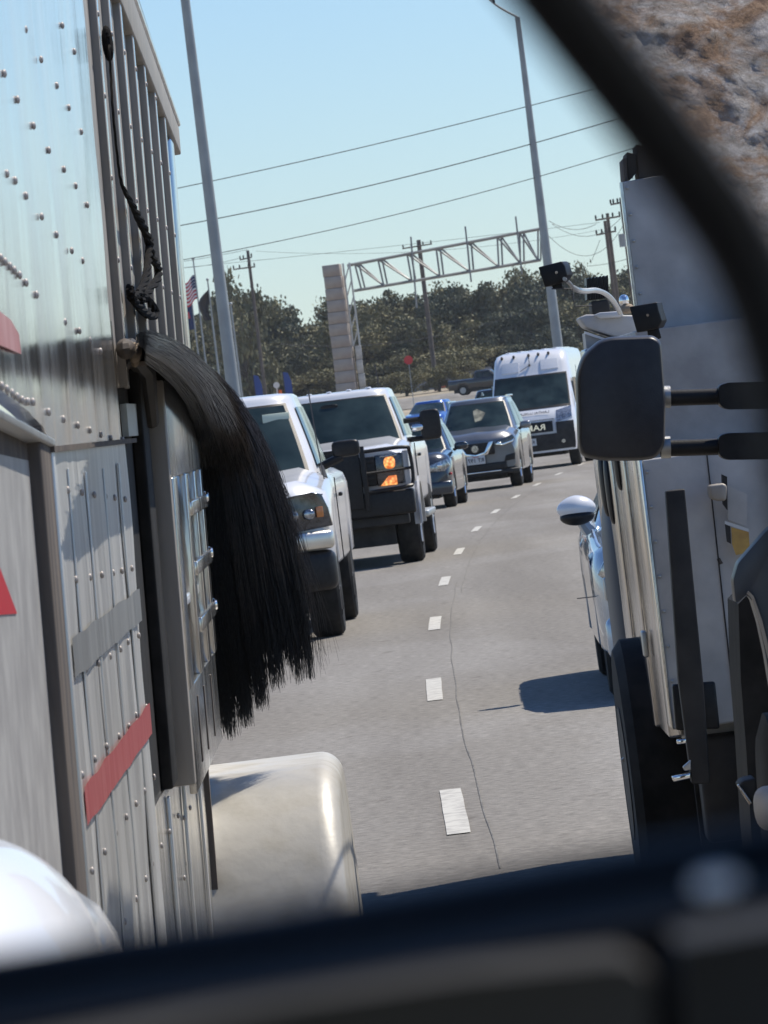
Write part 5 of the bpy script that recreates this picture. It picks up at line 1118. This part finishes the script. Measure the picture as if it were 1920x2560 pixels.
q = MB(); c_ = W(2010, 1800, 15.3); q.tube([(c_.x - 0.12, 15.3, 0.5), (c_.x - 0.10, 15.3, 0.5), (c_.x + 0.16, 15.3, 0.5), (c_.x + 0.18, 15.3, 0.5)], [0.44, 0.49, 0.49, 0.44], 32); wh = finish('wheel', q, M['rubber'], npk, off=NO)
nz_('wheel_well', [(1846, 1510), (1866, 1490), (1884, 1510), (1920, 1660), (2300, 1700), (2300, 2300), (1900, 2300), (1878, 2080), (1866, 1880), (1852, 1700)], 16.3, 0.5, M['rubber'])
nz_('suspension_bracket', [(1846, 1965), (1858, 1952), (1890, 1945), (1895, 1990), (1878, 2010), (1866, 2000)], 15.0, 0.15, M['darkmetal'], bev=0.006)
nz_('bracket_edge', [(1843, 1965), (1848, 1960), (1882, 2008), (1874, 2013)], 14.98, 0.03, M['boxside'], bev=0.003)
q = MB(); q.sell(W(1925, 2020, 14.8), (0.04, 0.08, 0.055), 2.6, 18, 12); finish('hub_cap', q, M['box'], npk, off=NO)
q = MB(); q.box((1.05, 14.75, 1.2), (2.4, 15.6, 1.9)); finish('cab_body', q, M['slate'], npk, off=NO, bevel=0.05)

# ---------------------------------------------------------------- rock face
rk_left = [(1360, -420), (1378, -150), (1402, 0), (1478, 100), (1590, 255), (1700, 400), (1815, 600), (1925, 800), (1990, 1100), (2020, 1500), (2060, 2200), (2080, 3400)]
RZ = 11.5
lb = cr([Vector((x, y, 0)) for x, y in rk_left], 150)
q = MB(); rows = []; NU = 110
rw0 = W(960, 1280, RZ)
for p in lb:
    row = []
    for i in range(NU + 1):
        u = i / NU; x = p.x + (3400 - p.x) * u ** 1.35; w_ = W(x, p.y, RZ)
        f1 = noise.fractal(w_ * 3.0, 0.9, 2.1, 5); f2 = noise.fractal(w_ * 16.0, 0.8, 2.1, 5)
        w_ = Vector((w_.x, w_.y + 1.05 * (w_.z - 1.9) * (1 if w_.z > 1.9 else 0.15) - 0.028 * f1 - 0.010 * f2 - 0.004 * noise.noise(w_ * 60) + 0.15 * (1 - min(1, u * 14)) ** 2, w_.z)); w0 = W(x, p.y, RZ); row.append(CAM + (w0 - CAM) * (w_.y / w0.y))
    rows.append(row)
q.grid(rows)
back = [[Vector((r_[0].x + 0.05, r_[0].y + 1.0, r_[0].z)), Vector((r_[-1].x, r_[-1].y + 1.2, r_[-1].z))] for r_ in rows]
q.grid([[r_[0], b_[0]] for r_, b_ in zip(rows, back)]); q.grid(back); q.grid([[r_[-1], b_[1]] for r_, b_ in zip(rows, back)])
tag(finish('rock_face', q, M['limestone'], off=W(2400, 800, RZ), angle=60), 'rough pale limestone rock face with rusty brown patches, upper right', 'rock').location = W(2400, 800, RZ)

# ---------------------------------------------------------------- mirror housing round the view
MZ = 0.72
inner = [(1266, -20), (1372, 115), (1460, 227), (1560, 355), (1646, 470), (1735, 590), (1796, 692), (1836, 793), (1869, 895), (1900, 1041), (1925, 1180), (1950, 1400), (1985, 1700), (2010, 1950), (2000, 2020), (1970, 2058),
         (1920, 2078), (1610, 2128), (1239, 2198), (900, 2256), (542, 2318), (271, 2350), (0, 2400), (-350, 2440), (-520, 2380), (-560, 2200), (-600, 1200), (-560, 200), (-450, -300), (-200, -520), (300, -560), (800, -450), (1100, -230)]
ip = cr([Vector((x, y, 0)) for x, y in inner] + [Vector((inner[0][0], inner[0][1], 0))], 200)[:-1]
for _ in range(14): ip = [(ip[i - 1] + ip[i] * 2 + ip[(i + 1) % len(ip)]) / 4 for i in range(len(ip))]
prof_m = [(-2, 0.014), (4, 0.004), (40, 0.0), (75, 0.003), (90, 0.004)]
prof_h = [(88, 0.002), (96, -0.006), (120, -0.014), (150, -0.017), (172, -0.012), (184, 0.0), (188, 0.03), (120, 0.06)]
mh = thing('door_mirror', 'black plastic surround of the door mirror, blurred close to the lens', 'door mirror', W(960, 2450, MZ)); MO = mh.location.copy()
def band(prof_, nm, m):
    rows = []; N = len(ip)
    for i in range(N):
        t = (ip[(i + 1) % N] - ip[i - 1]).normalized(); nn = Vector((-t.y, t.x, 0)) * -1
        c_ = Vector((600, 1000, 0)) - ip[i]
        if nn.dot(c_) > 0: nn = -nn
        row = []
        for d, dz in prof_:
            k_ = 1.0
            p = ip[i] + nn * d * k_; row.append(W(p.x, p.y, MZ) + FC * dz)
        rows.append(row)
    rows.append(rows[0]); q = MB(); q.grid(rows); return finish(nm, q, m, mh, off=MO, angle=70)
band(prof_m, 'inner_lip', M['bezel']); band(prof_h, 'outer_shell', M['housing'])
q = MB(); q.sell(W(1775, 2190, MZ) - FC * 0.014, (0.0028, 0.0015, 0.0013), 2.4, 16, 10); finish('highlight_oval', q, M['white'], mh, off=MO)  # white oval added in place of a blurred sun highlight
# door below the mirror
db = thing('car_door', 'dark grey door trim below the mirror surround, at the bottom edge', 'car door', W(900, 2700, 0.80)); DO = db.location.copy()
def dz_(nm, pts, Z, d, m):
    q = MB(); q.prism([W(x, y, Z) for x, y in pts], FC * d); finish(nm, q, m, db, off=DO)
dz_('door_panel', [(-700, 2780), (260, 2600), (700, 2515), (1150, 2445), (1560, 2400), (1630, 2440), (1640, 3300), (-700, 3300)], 0.79, 0.03, M['door'])
dz_('door_edge', [(1700, 2360), (2600, 2200), (2600, 3300), (1720, 3300)], 0.79, 0.03, M['housing'])
dz_('window_seal', [(-900, 2500), (400, 2400), (1200, 2250), (2700, 2000), (2700, 3400), (-900, 3400)], 0.84, 0.03, M['bezel'])

# white bodywork low at the left
wc = thing('white_car', 'white rounded car bodywork glowing at the lower left corner', 'car', W(-150, 2500, 6.0)); WO = wc.location.copy()
q = MB(); c_ = W(-210, 2560, 6.6); q.sell(c_, (0.215, 0.55, 0.205), 2.3, 40, 24); finish('rear_fender', q, mat('car_white', (0.8, 0.8, 0.8), 0.35, coat=0.6), wc, off=WO)
q = MB(); c2 = W(-700, 2700, 6.6); q.sell((c2.x - 0.1, 7.4, c2.z - 0.1), (0.5, 1.6, 0.22), 3, 30, 16); finish('body', q, M['white'], wc, off=WO)

# ---------------------------------------------------------------- thin haze over the distance
q = MB(); q.box((-1600, -12, -1.0), (1600, 900, 30)); hzb = finish('haze', q, bpy.data.materials.new('haze'), smooth=False, kind='stuff')
hm = hzb.data.materials[0]; hm.use_nodes = True; hn = hm.node_tree; hn.nodes.clear()
pv = hn.nodes.new('ShaderNodeVolumePrincipled'); pv.inputs['Density'].default_value = 0.00009; pv.inputs['Color'].default_value = (0.85, 0.9, 0.95, 1); pv.inputs['Anisotropy'].default_value = 0.3
ho = hn.nodes.new('ShaderNodeOutputMaterial'); hn.links.new(pv.outputs[0], ho.inputs['Volume'])
